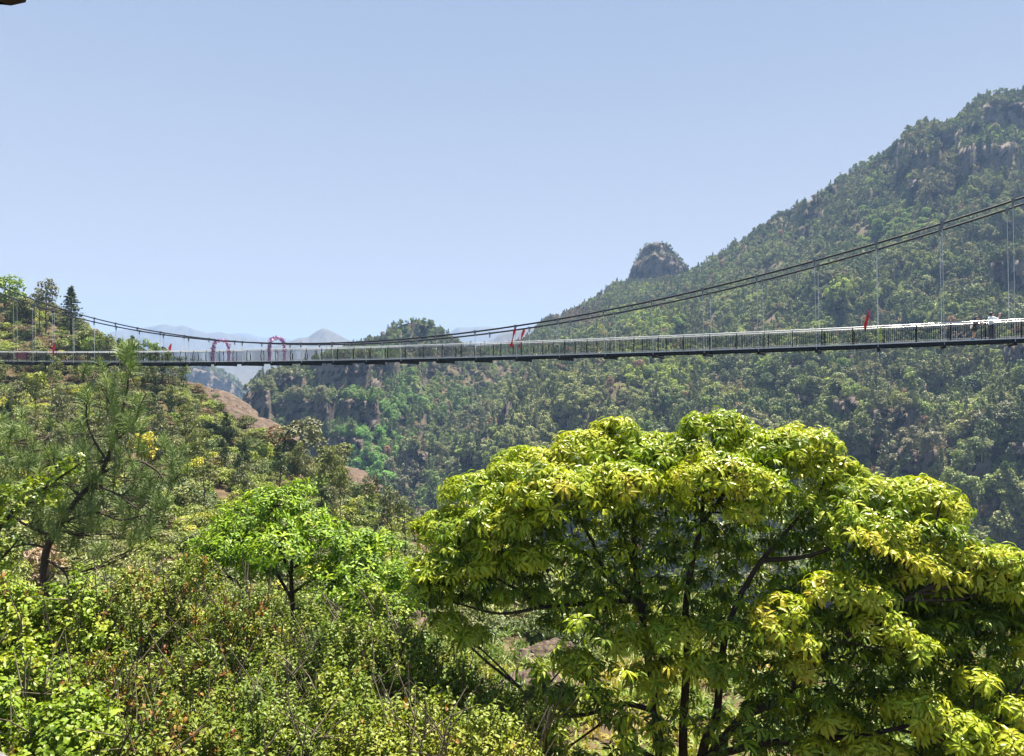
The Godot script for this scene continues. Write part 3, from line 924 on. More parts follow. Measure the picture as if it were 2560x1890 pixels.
func build_bridge() -> void:
	var first := -28
	var last := 14
	var x_of := func(k: float) -> float: return 0.417 + 3.61 * k
	var xa: float = x_of.call(first)
	var xb: float = x_of.call(last)
	var b := thing("suspension_bridge", station(-24, 1.4, deck_y(-24)), "long steel suspension footbridge spanning the wooded ravine", "bridge")
	var inv := b.position
	var at := func(x: float, off: float, y: float) -> Vector3: return station(x, off, y) - inv
	# deck
	var mb := MB.new()
	var pts := 90
	for i in pts:
		var x0 := lerpf(xa, xb, float(i) / pts)
		var x1 := lerpf(xa, xb, float(i + 1) / pts)
		var p: Vector3 = at.call(x0, 1.4, deck_y(x0) - 0.03)
		var q: Vector3 = at.call(x1, 1.4, deck_y(x1) - 0.03)
		mb.box((p + q) * 0.5, (q - p) * 0.499, Vector3(0, 0.03, 0), ACROSS * 1.22)
	part("deck", mb.mesh(M.deck_board), b)
	for side in [0.12, 2.68]:
		mb = MB.new()
		for i in pts:
			var x0 := lerpf(xa, xb, float(i) / pts)
			var x1 := lerpf(xa, xb, float(i + 1) / pts)
			var p: Vector3 = at.call(x0, side, deck_y(x0) - 0.165)
			var q: Vector3 = at.call(x1, side, deck_y(x1) - 0.165)
			mb.box((p + q) * 0.5, (q - p) * 0.5, Vector3(0, 0.105, 0), ACROSS * 0.045)
		part("edge_girder", mb.mesh(M.dark_steel), b)
		# pale kerb strip along the deck edge
		mb = MB.new()
		for i in pts:
			var x0 := lerpf(xa, xb, float(i) / pts)
			var x1 := lerpf(xa, xb, float(i + 1) / pts)
			var p: Vector3 = at.call(x0, side, deck_y(x0) - 0.03)
			var q: Vector3 = at.call(x1, side, deck_y(x1) - 0.03)
			mb.box((p + q) * 0.5, (q - p) * 0.5, Vector3(0, 0.028, 0), ACROSS * 0.05)
		part("deck_edge", mb.mesh(M.galvanised), b)
	# main cables
	for side in [0.0, 2.8]:
		var line := []
		var rad := []
		for i in 121:
			var x := lerpf(xa - 4.0, xb + 4.0, i / 120.0)
			line.append(at.call(x, side, cable_y(x)))
			rad.append(0.075)
		mb = MB.new()
		mb.tube(line, rad, 8)
		part("main_cable", mb.mesh(M.cable_steel), b)
	# crossbeams, hangers, clamps
	var beam_mb := MB.new()
	beam_mb.box(Vector3.ZERO, ACROSS * 1.56, Vector3(0, 0.1, 0), ALONG * 0.075)
	beam_mb.box(-ACROSS * 1.4, ACROSS * 0.09, Vector3(0, 0.125, 0), ALONG * 0.1)
	beam_mb.box(ACROSS * 1.4, ACROSS * 0.09, Vector3(0, 0.125, 0), ALONG * 0.1)
	var beam := beam_mb.mesh(M.dark_steel)
	var clamp_mb := MB.new()
	clamp_mb.box(Vector3.ZERO, ALONG * 0.11, Vector3(0, 0.11, 0), ACROSS * 0.09)
	clamp_mb.box(Vector3(0, -0.24, 0), ALONG * 0.045, Vector3(0, 0.14, 0), ACROSS * 0.04)
	var clamp_mesh := clamp_mb.mesh(M.grey_paint)
	for k in range(first, last + 1):
		var x: float = x_of.call(k)
		var o := part("crossbeam", beam, b)
		o.position = at.call(x, 1.4, deck_y(x) - 0.375)
		for side in [0.0, 2.8]:
			mb = MB.new()
			var top: Vector3 = at.call(x - 0.12, side, cable_y(x - 0.12))
			var foot: Vector3 = at.call(x, side, deck_y(x) - 0.42)
			mb.tube([foot, top - Vector3(0, 0.3, 0)], [0.018, 0.018], 6)
			var h := part("hanger", mb.mesh(M.hanger_steel), b)
			var c := part("clamp", clamp_mesh, h)
			c.position = top
			mb = MB.new()
			mb.box(foot + Vector3(0, 0.0, 0), ALONG * 0.06, Vector3(0, 0.05, 0), ACROSS * 0.06)
			part("socket", mb.mesh(M.galvanised), h)
	# railings
	for side in [0.24, 2.56]:
		var line := []
		var rad := []
		var mid := []
		var low := []
		var thin := []
		for i in 121:
			var x := lerpf(xa, xb, i / 120.0)
			line.append(at.call(x, side, deck_y(x) + 1.22))
			mid.append(at.call(x, side, deck_y(x) + 1.08))
			low.append(at.call(x, side, deck_y(x) + 0.11))
			rad.append(0.042)
			thin.append(0.02)
		mb = MB.new()
		mb.tube(line, rad, 10)
		part("handrail", mb.mesh(M.bright_steel), b)
		mb = MB.new()
		mb.tube(mid, thin, 6)
		part("upper_rail", mb.mesh(M.grey_paint), b)
		mb = MB.new()
		mb.tube(low, thin, 6)
		part("lower_rail", mb.mesh(M.grey_paint), b)
		# balusters, too fine to pick apart
		var bars := MB.new()
		bars.tube([Vector3.ZERO, Vector3(0, 0.97, 0)], [0.013, 0.013], 5, Color.WHITE, false)
		var where := []
		var cols := []
		var x := xa + 0.06
		while x < xb:
			where.append(Transform3D(Basis.IDENTITY, at.call(x, side, deck_y(x) + 0.11)))
			cols.append(Color.WHITE)
			x += 0.118
		stuff("balusters", bars.mesh(M.dark_steel), where, cols, b)
		# bowed posts, two to a bay
		var bow: Vector3 = ACROSS * (-0.09 if side < 1.4 else 0.09)
		mb = MB.new()
		mb.tube([Vector3(0, -0.05, 0), Vector3(0, 0.3, 0) + bow * 0.9, Vector3(0, 0.62, 0) + bow * 1.1, Vector3(0, 0.95, 0) + bow * 0.3, Vector3(0, 1.2, 0)], [0.036, 0.04, 0.036, 0.032, 0.03], 6)
		var post := mb.mesh(M.dark_steel)
		for k in range(first * 2, last * 2):
			var px: float = x_of.call(k * 0.5) + 0.32
			part("railing_post", post, b).position = at.call(px, side, deck_y(px))
	# pale service cable sagging between the crossbeams
	for k in range(3, last):
		mb = MB.new()
		var line := []
		var rad := []
		for i in 9:
			var t := i / 8.0
			var x: float = x_of.call(k + t)
			line.append(at.call(x, 0.5, deck_y(x) - 0.3 - 0.26 * 4.0 * t * (1 - t)))
			rad.append(0.016)
		mb.tube(line, rad, 5)
		part("service_cable", mb.mesh(M.galvanised), b)
	# wind guys from the deck to the slopes
	for e in [[P(1990, 872, 55.5), 0, P(2620, 1092, 140)], [P(1757, 885, 58.6), 0, P(2620, 1150, 150)], [P(2347, 866, 51.6), 0, P(2640, 998, 120)], [P(512, 912, 82.5), 0, P(440, 1000, 99)]]:
		mb = MB.new()
		var line := []
		var rad := []
		for i in 13:
			var t := i / 12.0
			var q: Vector3 = e[0].lerp(e[2], t)
			line.append(q - inv - Vector3(0, 0.35 * 4 * t * (1 - t), 0))
			rad.append(0.01)
		mb.tube(line, rad, 5)
		part("wind_guy", mb.mesh(M.grey_paint), b)
	# anchor blocks where the bridge lands
	for e in [[xa, -1.0], [xb, 1.0]]:
		mb = MB.new()
		var q: Vector3 = at.call(e[0], 1.4, deck_y(e[0]))
		mb.box(q + ALONG * 1.2 * e[1] + Vector3(0, -2.5, 0), ALONG * 1.2, Vector3(0, 2.3, 0), ACROSS * 2.0)
		for s in [0.0, 2.8]:
			var cy := cable_y(e[0])
			var dy := deck_y(e[0])
			mb.box(at.call(e[0] + 1.1 * e[1], s, (cy + dy) * 0.5), ALONG * 0.5, Vector3(0, (cy - dy) * 0.5 + 0.5, 0), ACROSS * 0.4)
		part("portal", mb.mesh(M.grey_stone), b)

	# things on the bridge
	flower_arch(-32.7, "flower arch of pink and purple blossom standing on the bridge deck nearer its left landing", 0)
	flower_arch(-25.4, "taller flower arch of pink blossom on the bridge deck reaching above the main cables", 1)
	flag(station(-56.9, 0.0, 0) * Vector3(1, 0, 1) + Vector3(0, 4.45, 0), Vector3(-0.2, -1.9, 0.1), 0.42, 0, "red cloth flag hung on the bridge hanger by the hillside landing")
	flag(station(-41.3, 2.8, 0) * Vector3(1, 0, 1) + Vector3(0, 4.1, 0), Vector3(-0.15, -1.3, 0.1), 0.4, 0, "small red flag tied to a hanger before the hazy valley")
	flag(station(0.3, 0.0, 0) * Vector3(1, 0, 1) + Vector3(0, 4.45, 0), Vector3(-0.4, -1.75, 0), 0.26, 1, "narrow red ribbon hanging twisted from the cable, with a knotted end")
	flag(station(-0.15, 2.8, 0) * Vector3(1, 0, 1) + Vector3(0, 4.45, 0), Vector3(-0.5, -1.75, 0), 0.3, 2, "wider straight red ribbon hanging from the far main cable")
	flag(station(25.2, 0.0, 0) * Vector3(1, 0, 1) + Vector3(0, 4.78, 0), Vector3(-0.34, -1.6, 0.1), 0.22, 0, "red flag with dark tip hung before the wooded mountain near the two people")
	# maroon board near the landing
	mb = MB.new()
	mb.box(Vector3(0, 0.75, 0), ALONG * 1.0, Vector3(0, 0.42, 0), ACROSS * 0.04, Color(0.13, 0.02, 0.035))
	var board := thing("notice_board", station(-66.6, 2.2, deck_y(-66.6)), "maroon notice board on the bridge by its hillside landing", "sign")
	part("panel", mb.mesh(M.cloth), board)
	for s in [-0.9, 0.9]:
		mb = MB.new()
		mb.box(ALONG * s + Vector3(0, 0.58, 0) + ACROSS * 0.075, ALONG * 0.04, Vector3(0, 0.58, 0), ACROSS * 0.03, Color(0.2, 0.03, 0.04))
		part("leg", mb.mesh(M.cloth), board)
	# green strip of leaves tied to a post
	mb = MB.new()
	for k in 120:
		card(mb, Vector3(rnd(-0.12, 0.12), rnd(0.05, 1.1), rnd(-0.1, 0.1)), ball(), rnd(0.04, 0.09), Color(0.28, 0.4, 0.05) * rnd(0.7, 1.3))
	var g := part("leaf_garland", mb.mesh(M.soft_leaf), self)
	g.position = station(25.75, 0.42, deck_y(25.75))
	tag(g, "bunch of green leaves standing inside the railing beside the red flag", "garland")

func flower_arch(x: float, label: String, v: int) -> void:
	var t := thing("flower_arch", station(x, 1.4, deck_y(x)), label, "flower arch")
	var w := 1.08
	var h := 2.35 if v == 0 else 2.45
	var line := []
	for i in 25:
		var s := i / 24.0
		if s < 0.3:
			line.append(ACROSS * -w + Vector3(0, h * 0.6 * s / 0.3, 0))
		elif s > 0.7:
			line.append(ACROSS * w + Vector3(0, h * 0.6 * (1 - s) / 0.3, 0))
		else:
			var a := PI * (s - 0.3) / 0.4
			line.append(ACROSS * (-signf(cos(a)) * pow(absf(cos(a)), 0.75) * w) + Vector3(0, h * 0.6 + pow(sin(a), 0.75) * h * 0.4, 0))
	var rad := []
	for p in line:
		rad.append(0.03)
	var mb := MB.new()
	mb.tube(line, rad, 6)
	part("frame", mb.mesh(M.grey_paint), t)
	# blossom along the upper arch and looser on the legs
	mb = MB.new()
	for k in 1500:
		var s := rnd(0.19, 0.81)
		var q: Vector3 = line[int(s * 24)].lerp(line[mini(24, int(s * 24) + 1)], s * 24 - int(s * 24))
		var thick := 0.19 + 0.08 * sin(s * 70.0)
		var c: Color = [Color(0.5, 0.28, 0.48), Color(0.24, 0.14, 0.36), Color(0.78, 0.62, 0.72), Color(0.38, 0.22, 0.46)][rng.randi() % 4]
		card(mb, q + ball() * thick * rnd(0.5, 1.1), ball(), rnd(0.05, 0.1), c, 0.8)
	part("blossom", mb.mesh(M.cloth), t)
	# drapes down the legs
	for s in [-1.0, 1.0]:
		mb = MB.new()
		var cols := 14
		for i in cols:
			var prev_top := Vector3.ZERO
			for j in 8:
				var a0 := TAU * i / cols
				var a1 := TAU * (i + 1) / cols
				var y0 := 1.55 * (1 - j / 8.0)
				var y1 := 1.55 * (1 - (j + 1) / 8.0)
				var r0 := 0.11 + 0.025 * sin(a0 * 5) + 0.09 * pow(j / 8.0, 2.0)
				var r1 := 0.11 + 0.025 * sin(a1 * 5) + 0.09 * pow(j / 8.0, 2.0)
				var c: Vector3 = ACROSS * w * s
				var col := Color(0.22, 0.13, 0.27) if i % 3 else Color(0.42, 0.28, 0.42)
				mb.quad(c + Vector3(cos(a0) * r0, y0, sin(a0) * r0), c + Vector3(cos(a1) * r1, y0, sin(a1) * r1), c + Vector3(cos(a1) * r1 * 1.04, y1, sin(a1) * r1 * 1.04), c + Vector3(cos(a0) * r0 * 1.04, y1, sin(a0) * r0 * 1.04), col)
		part("drape", mb.mesh(M.cloth), t)

func flag(top: Vector3, fall: Vector3, width: float, style: int, label: String) -> void:
	var mb := MB.new()
	var rows := 14
	var side := ALONG
	var red := Color(0.5, 0.02, 0.035)
	for j in rows:
		var edge := []
		for e in 2:
			var t := float(j + e) / rows
			var w := width * (0.25 + 0.75 * sin(PI * clampf(t * 0.75 + 0.1, 0, 1))) if style == 0 else width * (0.55 + 0.25 * sin(t * 9.0))
			if style == 0 and t > 0.7:
				w *= (1.0 - t) / 0.3 * 0.8 + 0.2
			if style == 1 and t > 0.8:
				w *= 1.9
			var c := fall * t + Vector3(0, 0, 0.07 * sin(t * 7.0))
			var row := []
			for k in 5:
				var u := k / 4.0
				row.append(c + side * (u - (0.15 if style == 0 else 0.5)) * -w + ACROSS * 0.07 * sin(u * 9.0 + t * 6.0) + Vector3(0, -0.25 * u * width * (1 if style == 0 else 0), 0))
			edge.append(row)
		for k in 4:
			mb.quad(edge[0][k], edge[0][k + 1], edge[1][k + 1], edge[1][k], red if not (style == 0 and j > rows - 4) else Color(0.12, 0.015, 0.02))
	var o := part("red_flag" if style == 0 else "red_ribbon", mb.mesh(M.cloth), self)
	o.position = top
	tag(o, label, "flag" if style == 0 else "ribbon")

# ================================================================ the lookout
func build_lookout() -> void:
	# stone parapet whose corner shows, standing on a wall on the slope
	var mb := MB.new()
	var corner := P(20, 1876, 1.05)
	var x := Vector3(0.82, 0, 0.57).normalized()
	var z := Vector3(-0.57, 0, 0.82).normalized()
	# coping stone with bevelled edges: its front edge runs through the corner
	var o := corner + z * 0.16 - Vector3(0, 0.04, 0) - x * 0.5
	mb.box(o, x * 1.4, Vector3(0, 0.032, 0), z * 0.16)
	mb.box(o + Vector3(0, 0.036, 0), x * 1.392, Vector3(0, 0.004, 0), z * 0.152)
	var par := thing("parapet", o - Vector3(0, 3.2, 0), "grey stone parapet of the lookout", "parapet")
	part("coping", mb.mesh(M.grey_stone), par).position = -par.position
	mb = MB.new()
	mb.box(o - Vector3(0, 1.75, 0), x * 1.34, Vector3(0, 1.717, 0), z * 0.11)
	part("wall", mb.mesh(M.grey_stone), par).position = -par.position
	mb = MB.new()
	mb.box(Vector3(0, -3.0, 1.45), Vector3(2.4, 0, 0), Vector3(0, 1.38, 0), Vector3(0, 0, 1.3))
	tag(part("lookout_floor", mb.mesh(M.grey_stone), self), "", "", "", "structure")

	# eave corner of the lookout roof
	var tip := P(28, 13, 2.4)
	var roof := thing("pavilion_roof", tip + Vector3(-1.4, -3.2, 1.2), "dark timber eave of the lookout roof", "roof")
	var inv := roof.position
	var a := tip - inv
	mb = MB.new()
	# rafter end with its cut corner
	var prof := [P(-60, 5, 2.4), P(0, 5, 2.4), P(28, 14, 2.4), P(64, 6, 2.4), P(68, -6, 2.4), P(40, -60, 2.4), P(-60, -60, 2.4)]
	var deep := Vector3(-0.35, 0.12, 0.5)
	for k in range(1, prof.size() - 1):
		mb.tri(prof[0] - inv, prof[k] - inv, prof[k + 1] - inv)
		mb.tri(prof[0] - inv + deep, prof[k + 1] - inv + deep, prof[k] - inv + deep)
	for k in prof.size():
		var p: Vector3 = prof[k] - inv
		var q: Vector3 = prof[(k + 1) % prof.size()] - inv
		mb.quad(p, p + deep, q + deep, q)
	part("rafter_end", mb.mesh(M.dark_wood), roof)
	mb = MB.new()
	mb.box(a + Vector3(-1.0, 0.32, 0.75), Vector3(0.95, 0.2, 0), Vector3(-0.02, 0.03, 0), Vector3(0, 0.12, 0.75))
	part("roof_boards", mb.mesh(M.dark_wood), roof)
	mb = MB.new()
	mb.box(a + Vector3(-1.4, -1.75, 0.6), Vector3(0.09, 0, 0), Vector3(0, 1.85, 0), Vector3(0, 0, 0.09))
	part("post", mb.mesh(M.dark_wood), roof)

# ================================================================ plants close to the lookout
func leaf(mb: MB, base: Vector3, dir: Vector3, up: Vector3, length: float, width: float, droop: float, fold: float, col: Color) -> void:
	var side := dir.cross(up).normalized()
	var p := base
	var d := dir.normalized()
	var left := []
	var right := []
	var mid := [p]
	var w := [0.0, 0.85, 0.95, 0.0]
	var seg := [0.3, 0.36, 0.34]
	for k in 3:
		p += d * length * seg[k]
		mid.append(p)
		d = (d + Vector3(0, -droop, 0)).normalized()
	for k in 4:
		var nn := side.cross(mid[mini(k + 1, 3)] - mid[maxi(k - 1, 0)]).normalized()
		left.append(mid[k] - side * width * 0.5 * w[k] + nn * fold * width * w[k])
		right.append(mid[k] + side * width * 0.5 * w[k] + nn * fold * width * w[k])
	var dark := col * 0.93
	dark.a = 1
	mb.tri(mid[0], left[1], mid[1], col)
	mb.quad(mid[1], left[1], left[2], mid[2], col)
	mb.tri(mid[2], left[2], mid[3], col)
	mb.tri(mid[0], mid[1], right[1], dark)
	mb.quad(mid[1], mid[2], right[2], right[1], dark)
	mb.tri(mid[2], mid[3], right[2], dark)

func whorl(leaves: int, length: float, width: float, droop: float) -> MB:
	var mb := MB.new()
	for k in leaves:
		var a := TAU * k / leaves * 1.0 + rnd(-0.3, 0.3)
		var e := rnd(-0.45, 0.5)
		var d := Vector3(cos(a) * cos(e), sin(e), sin(a) * cos(e))
		var t := rnd(0.82, 1.15)
		leaf(mb, Vector3(0, rnd(-0.03, 0.0), 0) + d * 0.012, d, Vector3.UP, length * rnd(0.75, 1.12), width * rnd(0.8, 1.1), droop * rnd(0.6, 1.4), 0.16, Color(t * rnd(0.92, 1.12), t, t * 0.95))
	mb.tube([Vector3(0, -0.16, 0), Vector3(0, 0.0, 0)], [0.006, 0.004], 4, Color(0.5, 0.5, 0.5))
	return mb

func sprig(leaves: int, length: float, width: float, droop: float, stem: float, hang := 0.0) -> MB:
	var mb := MB.new()
	var pts := [Vector3.ZERO, Vector3(rnd(-0.1, 0.1) * stem, stem * 0.5, rnd(-0.1, 0.1) * stem), Vector3(rnd(-0.2, 0.2) * stem, stem, rnd(-0.2, 0.2) * stem)]
	mb.tube(pts, [0.004, 0.003, 0.002], 3, Color(0.7, 0.55, 0.45), false)
	for k in leaves:
		var t := (k + 0.6) / leaves
		var p: Vector3 = pts[0].lerp(pts[1], t * 2) if t < 0.5 else pts[1].lerp(pts[2], t * 2 - 1)
		var a := k * 2.4 + rnd(-0.5, 0.5)
		var e := rnd(-0.2, 0.7) - hang
		var d := Vector3(cos(a) * cos(e), sin(e), sin(a) * cos(e))
		var s := rnd(0.8, 1.2)
		leaf(mb, p, d, Vector3.UP, length * rnd(0.65, 1.15), width * rnd(0.8, 1.15), droop * rnd(0.5, 1.5), 0.14, Color(s * rnd(0.9, 1.12), s, s * rnd(0.85, 1.0)))
	return mb

func tuft(needles: int, length: float) -> MB:
	# pine shoot: needles swept up and out round a twig
	var mb := MB.new()
	for k in needles:
		var t := rng.randf()
		var a := rnd(0, TAU)
		var e := rnd(0.25, 1.15)
		var d := Vector3(cos(a) * cos(e), sin(e), sin(a) * cos(e))
		var p := Vector3(0, lerpf(-0.16, 0.05, t), 0)
		var l := length * rnd(0.7, 1.1)
		var side := d.cross(ball()).normalized() * 0.0032
		var q := p + d * l * 0.6
		var r := p + d * l + Vector3(0, -0.12 * l, 0)
		var s := rnd(0.75, 1.25)
		var c := Color(s, s, s)
		mb.tri(p - side, p + side, q + side * 0.8, c)
		mb.tri(p - side, q + side * 0.8, q - side * 0.8, c)
		mb.tri(q - side * 0.8, q + side * 0.8, r, c)
	mb.tube([Vector3(0, -0.25, 0), Vector3(0, 0.06, 0)], [0.012, 0.009], 5, Color(1.3, 0.85, 0.75))
	mb.tube([Vector3(0, 0.05, 0), Vector3(0.004, 0.16, 0)], [0.009, 0.004], 5, Color(4.2, 2.2, 1.1))
	return mb

func aim(up: Vector3, turn: float, s: float) -> Basis:
	var y := up.normalized()
	var x := y.cross(Vector3(0.3, 0.1, 0.95)).normalized()
	return Basis(x, y, x.cross(y)) * Basis(Vector3.UP, turn) * Basis.from_scale(Vector3.ONE * s)

func limb(mb: MB, pts: Array, r0: float, r1: float, sides := 8) -> Array:
	# a smooth limb through photo places (x, y, distance); returns its points
	var q := []
	for p in pts:
		q.append(P(p[0], p[1], p[2]) if p is Array else p)
	var line := []
	for i in q.size() - 1:
		for s in 4:
			var a: Vector3 = q[maxi(i - 1, 0)]
			var d: Vector3 = q[mini(i + 2, q.size() - 1)]
			line.append(q[i].cubic_interpolate(q[i + 1], a, d, s / 4.0))
	line.append(q[-1])
	var rad := []
	for i in line.size():
		rad.append(lerpf(r0, r1, pow(float(i) / (line.size() - 1), 0.8)))
	mb.tube(line, rad, sides)
	return line

func nearest(points: Array, q: Vector3, below: float) -> Vector3:
	var best := 1e9
	var out := q
	for p in points:
		var d: float = (p - q).length() + (2.0 if p.y > q.y - below else 0.0)
		if d < best:
			best = d
			out = p
	return out

func twig_to(mb: MB, from: Vector3, to: Vector3, r0: float, r1: float) -> Array:
	var m := from.lerp(to, 0.5) + Vector3(rnd(-0.08, 0.08), -0.06, rnd(-0.08, 0.08)) * (to - from).length()
	var m2 := from.lerp(to, 0.78) + Vector3(rnd(-0.06, 0.06), -0.02, rnd(-0.06, 0.06)) * (to - from).length()
	mb.tube([from, m, m2, to], [r0, lerpf(r0, r1, 0.45), lerpf(r0, r1, 0.75), r1], 5)
	return [from, m, m2, to]

func pad_points(pads: Array, spacing: float, thick := 1.0) -> Array:
	# places on the lit tops of umbrella shaped masses of leaves: [position, outward]
	var out := []
	for p in pads:
		var c := P(p[0], p[1], p[2])
		var rx: float = p[3] / FOCAL * p[2]
		var r := Vector3(rx, rx * 0.55 * thick, rx * 0.85)
		var n := int(PI * r.x * r.z * 1.5 / (spacing * spacing)) + 2
		for k in n:
			var d := ball()
			d.y = absf(d.y) if rng.randf() < 0.86 else d.y * 0.6
			out.append([c + d * r * rnd(0.78, 1.04) - Vector3(0, r.y * 0.45, 0), Vector3(d.x, d.y + 0.55, d.z).normalized(), p])
	return out

func build_near_plants() -> void:
	build_glossy_tree()
	build_green_tree()
	build_pine()
	build_shrubs()
	build_weeds()

func build_glossy_tree() -> void:
	var base := P(1660, 1960, 9.2)
	var g := drop(base)
	var t := thing("glossy_leaved_tree", g, "large spreading tree with whorls of glossy yellow green leaves and several dark trunks", "tree")
	var inv := g
	var bark := MB.new()
	var pts := []
	var zs := 9.2
	for e in [
		[[[1662, 2230, 9.2], [1655, 1960, 9.2], [1645, 1830, 9.2], [1625, 1680, 9.2], [1608, 1560, 9.25], [1592, 1440, 9.3], [1585, 1330, 9.4], [1592, 1200, 9.5], [1600, 1110, 9.5]], 0.105, 0.02],
		[[[1612, 1520, 9.25], [1560, 1478, 9.3], [1515, 1435, 9.35], [1488, 1370, 9.4], [1450, 1290, 9.4], [1420, 1180, 9.5]], 0.06, 0.015],
		[[[1500, 1400, 9.35], [1400, 1350, 9.3], [1300, 1270, 9.3], [1220, 1220, 9.4]], 0.038, 0.012],
		[[[1590, 1430, 9.3], [1560, 1340, 9.5], [1500, 1230, 9.7], [1480, 1120, 9.8]], 0.04, 0.012],
		[[[1716, 2240, 9.0], [1710, 1960, 9.0], [1708, 1820, 9.0], [1718, 1640, 9.0], [1714, 1530, 9.0], [1728, 1420, 9.0], [1756, 1315, 8.95], [1800, 1250, 8.9], [1850, 1190, 8.9], [1930, 1120, 9.0]], 0.085, 0.018],
		[[[1756, 1315, 8.95], [1760, 1230, 9.1], [1790, 1130, 9.3], [1795, 1060, 9.4]], 0.04, 0.012],
		[[[1712, 2230, 8.8], [1752, 1900, 8.8], [1790, 1790, 8.8], [1800, 1690, 8.8], [1812, 1600, 8.8], [1845, 1500, 8.8], [1905, 1400, 8.8], [1965, 1330, 8.8], [2040, 1240, 8.9], [2080, 1170, 9.0]], 0.08, 0.015],
		[[[1745, 1930, 8.8], [1850, 1800, 8.5], [1935, 1755, 8.3], [2055, 1645, 8.1], [2150, 1560, 8.0], [2250, 1450, 8.1], [2330, 1330, 8.3], [2350, 1260, 8.4]], 0.07, 0.014],
		[[[2150, 1560, 8.0], [2260, 1500, 8.0], [2380, 1440, 8.0], [2500, 1400, 8.1], [2600, 1380, 8.2]], 0.04, 0.012],
		[[[1905, 1400, 8.8], [2020, 1390, 8.6], [2140, 1340, 8.5], [2230, 1270, 8.5]], 0.04, 0.012],
		[[[1642, 1780, 9.2], [1560, 1760, 9.1], [1470, 1785, 9.0], [1400, 1790, 9.0], [1345, 1768, 8.9], [1300, 1720, 8.9]], 0.045, 0.015],
		[[[1604, 1500, 9.25], [1470, 1508, 9.2], [1360, 1518, 9.1], [1250, 1534, 9.0], [1150, 1510, 9.0]], 0.045, 0.012],
		[[[1360, 1518, 9.1], [1250, 1450, 9.1], [1160, 1400, 9.1]], 0.025, 0.01],
		[[[1752, 1900, 8.8], [1900, 1860, 8.3], [2050, 1850, 8.0], [2200, 1830, 7.8], [2350, 1800, 7.7], [2480, 1830, 7.6]], 0.06, 0.014],
		[[[1650, 1900, 9.2], [1570, 1860, 9.0], [1530, 1800, 8.9], [1460, 1840, 8.8], [1380, 1900, 8.7]], 0.035, 0.012]]:
		pts += limb(bark, e[0], e[1] * 0.8, e[2] * 0.8)
	var pads := [
		[1130, 1300, 9.4, 110], [1210, 1210, 9.6, 115], [1330, 1150, 9.7, 125], [1470, 1105, 9.8, 110], [1535, 1060, 9.8, 62], [1625, 1105, 9.7, 95], [1790, 1050, 9.4, 95], [1700, 1115, 9.4, 110], [1895, 1105, 9.3, 105], [2000, 1090, 9.2, 105], [2075, 1160, 9.0, 80],
		[1800, 1170, 8.7, 140], [1400, 1210, 8.9, 140], [1560, 1190, 8.8, 110], [1250, 1290, 9.0, 105], [1100, 1400, 9.1, 80], [1325, 1385, 8.8, 75], [1205, 1390, 8.9, 70], [1065, 1465, 9.0, 70], [1120, 1545, 8.9, 55], [1180, 1580, 8.9, 50], [1900, 1210, 8.5, 85], [1870, 1265, 8.4, 60],
		[2180, 1215, 8.8, 90], [2290, 1225, 8.7, 110], [2365, 1260, 8.6, 70], [2230, 1310, 8.5, 105], [2130, 1320, 8.6, 80], [2400, 1370, 8.3, 90], [2490, 1385, 8.3, 95], [2560, 1450, 8.2, 110], [2430, 1440, 8.2, 80], [2300, 1415, 8.2, 80], [2640, 1420, 8.3, 110],
		[1960, 1510, 7.9, 80], [1925, 1560, 7.8, 55], [2090, 1455, 8.0, 85], [2180, 1480, 7.9, 70], [2215, 1550, 7.7, 80], [2275, 1605, 7.6, 75], [2000, 1590, 7.8, 65], [2015, 1650, 7.8, 55], [1560, 1590, 8.6, 75], [1690, 1570, 8.4, 85], [1765, 1650, 8.3, 80], [1620, 1670, 8.6, 70],
		[2300, 1760, 7.5, 90], [2400, 1805, 7.4, 95], [2500, 1845, 7.3, 90], [2545, 1765, 7.5, 60], [2085, 1800, 7.8, 60], [2050, 1865, 7.8, 60], [2200, 1870, 7.6, 90], [2600, 1600, 7.9, 70], [1440, 1640, 8.8, 60], [1400, 1730, 8.8, 55], [2450, 1690, 7.6, 55]]
	for p in pads:
		var c := P(p[0], p[1] + 12, p[2])
		var from := nearest(pts, c, 0.05)
		var line := twig_to(bark, from, c, clampf((c - from).length() * 0.02, 0.012, 0.03), 0.007)
		for k in 6:
			var d := ball()
			d.y = absf(d.y) * 0.4
			var rx: float = p[3] / FOCAL * p[2]
			twig_to(bark, line[2 + k % 2], c + d * rx * 0.9, 0.008, 0.004)
	var mb_parts := bark.mesh(M.bark)
	part("trunks_and_limbs", mb_parts, t).position = -inv
	# leaf whorls: the nearest 300 are parts of their own, the rest one mass
	var variants := []
	for k in 5:
		variants.append(whorl(10 + k % 3, 0.165, 0.036, 0.5 + 0.06 * k))
	var places := pad_points(pads, 0.112)
	# shaded inner leaves below the lit pads
	var outline := [Vector3(1050, 1370, 0), Vector3(1130, 1250, 0), Vector3(1290, 1130, 0), Vector3(1480, 1070, 0), Vector3(1690, 1060, 0), Vector3(1800, 1020, 0), Vector3(2000, 1045, 0), Vector3(2110, 1130, 0), Vector3(2250, 1190, 0), Vector3(2400, 1260, 0), Vector3(2560, 1370, 0), Vector3(2700, 1400, 0)]
	# the even outer coat of the two main domes, curving down towards the lookout
	for k in 900:
		var x := rnd(1090, 2420)
		var y0 := along(outline, x).x
		var u := rng.randf()
		var y := y0 + 22 + u * 175.0
		if noise.get_noise_2d(x * 0.016 + 12, y * 0.022) < -0.16:
			continue
		var z := (9.75 if x < 2120 else 9.0) - u * 1.15 + rnd(-0.12, 0.12)
		places.append([P(x, y, z), Vector3(rnd(-0.3, 0.3), 1, 0.35 + rnd(-0.2, 0.3)), [x, y, z, 0]])
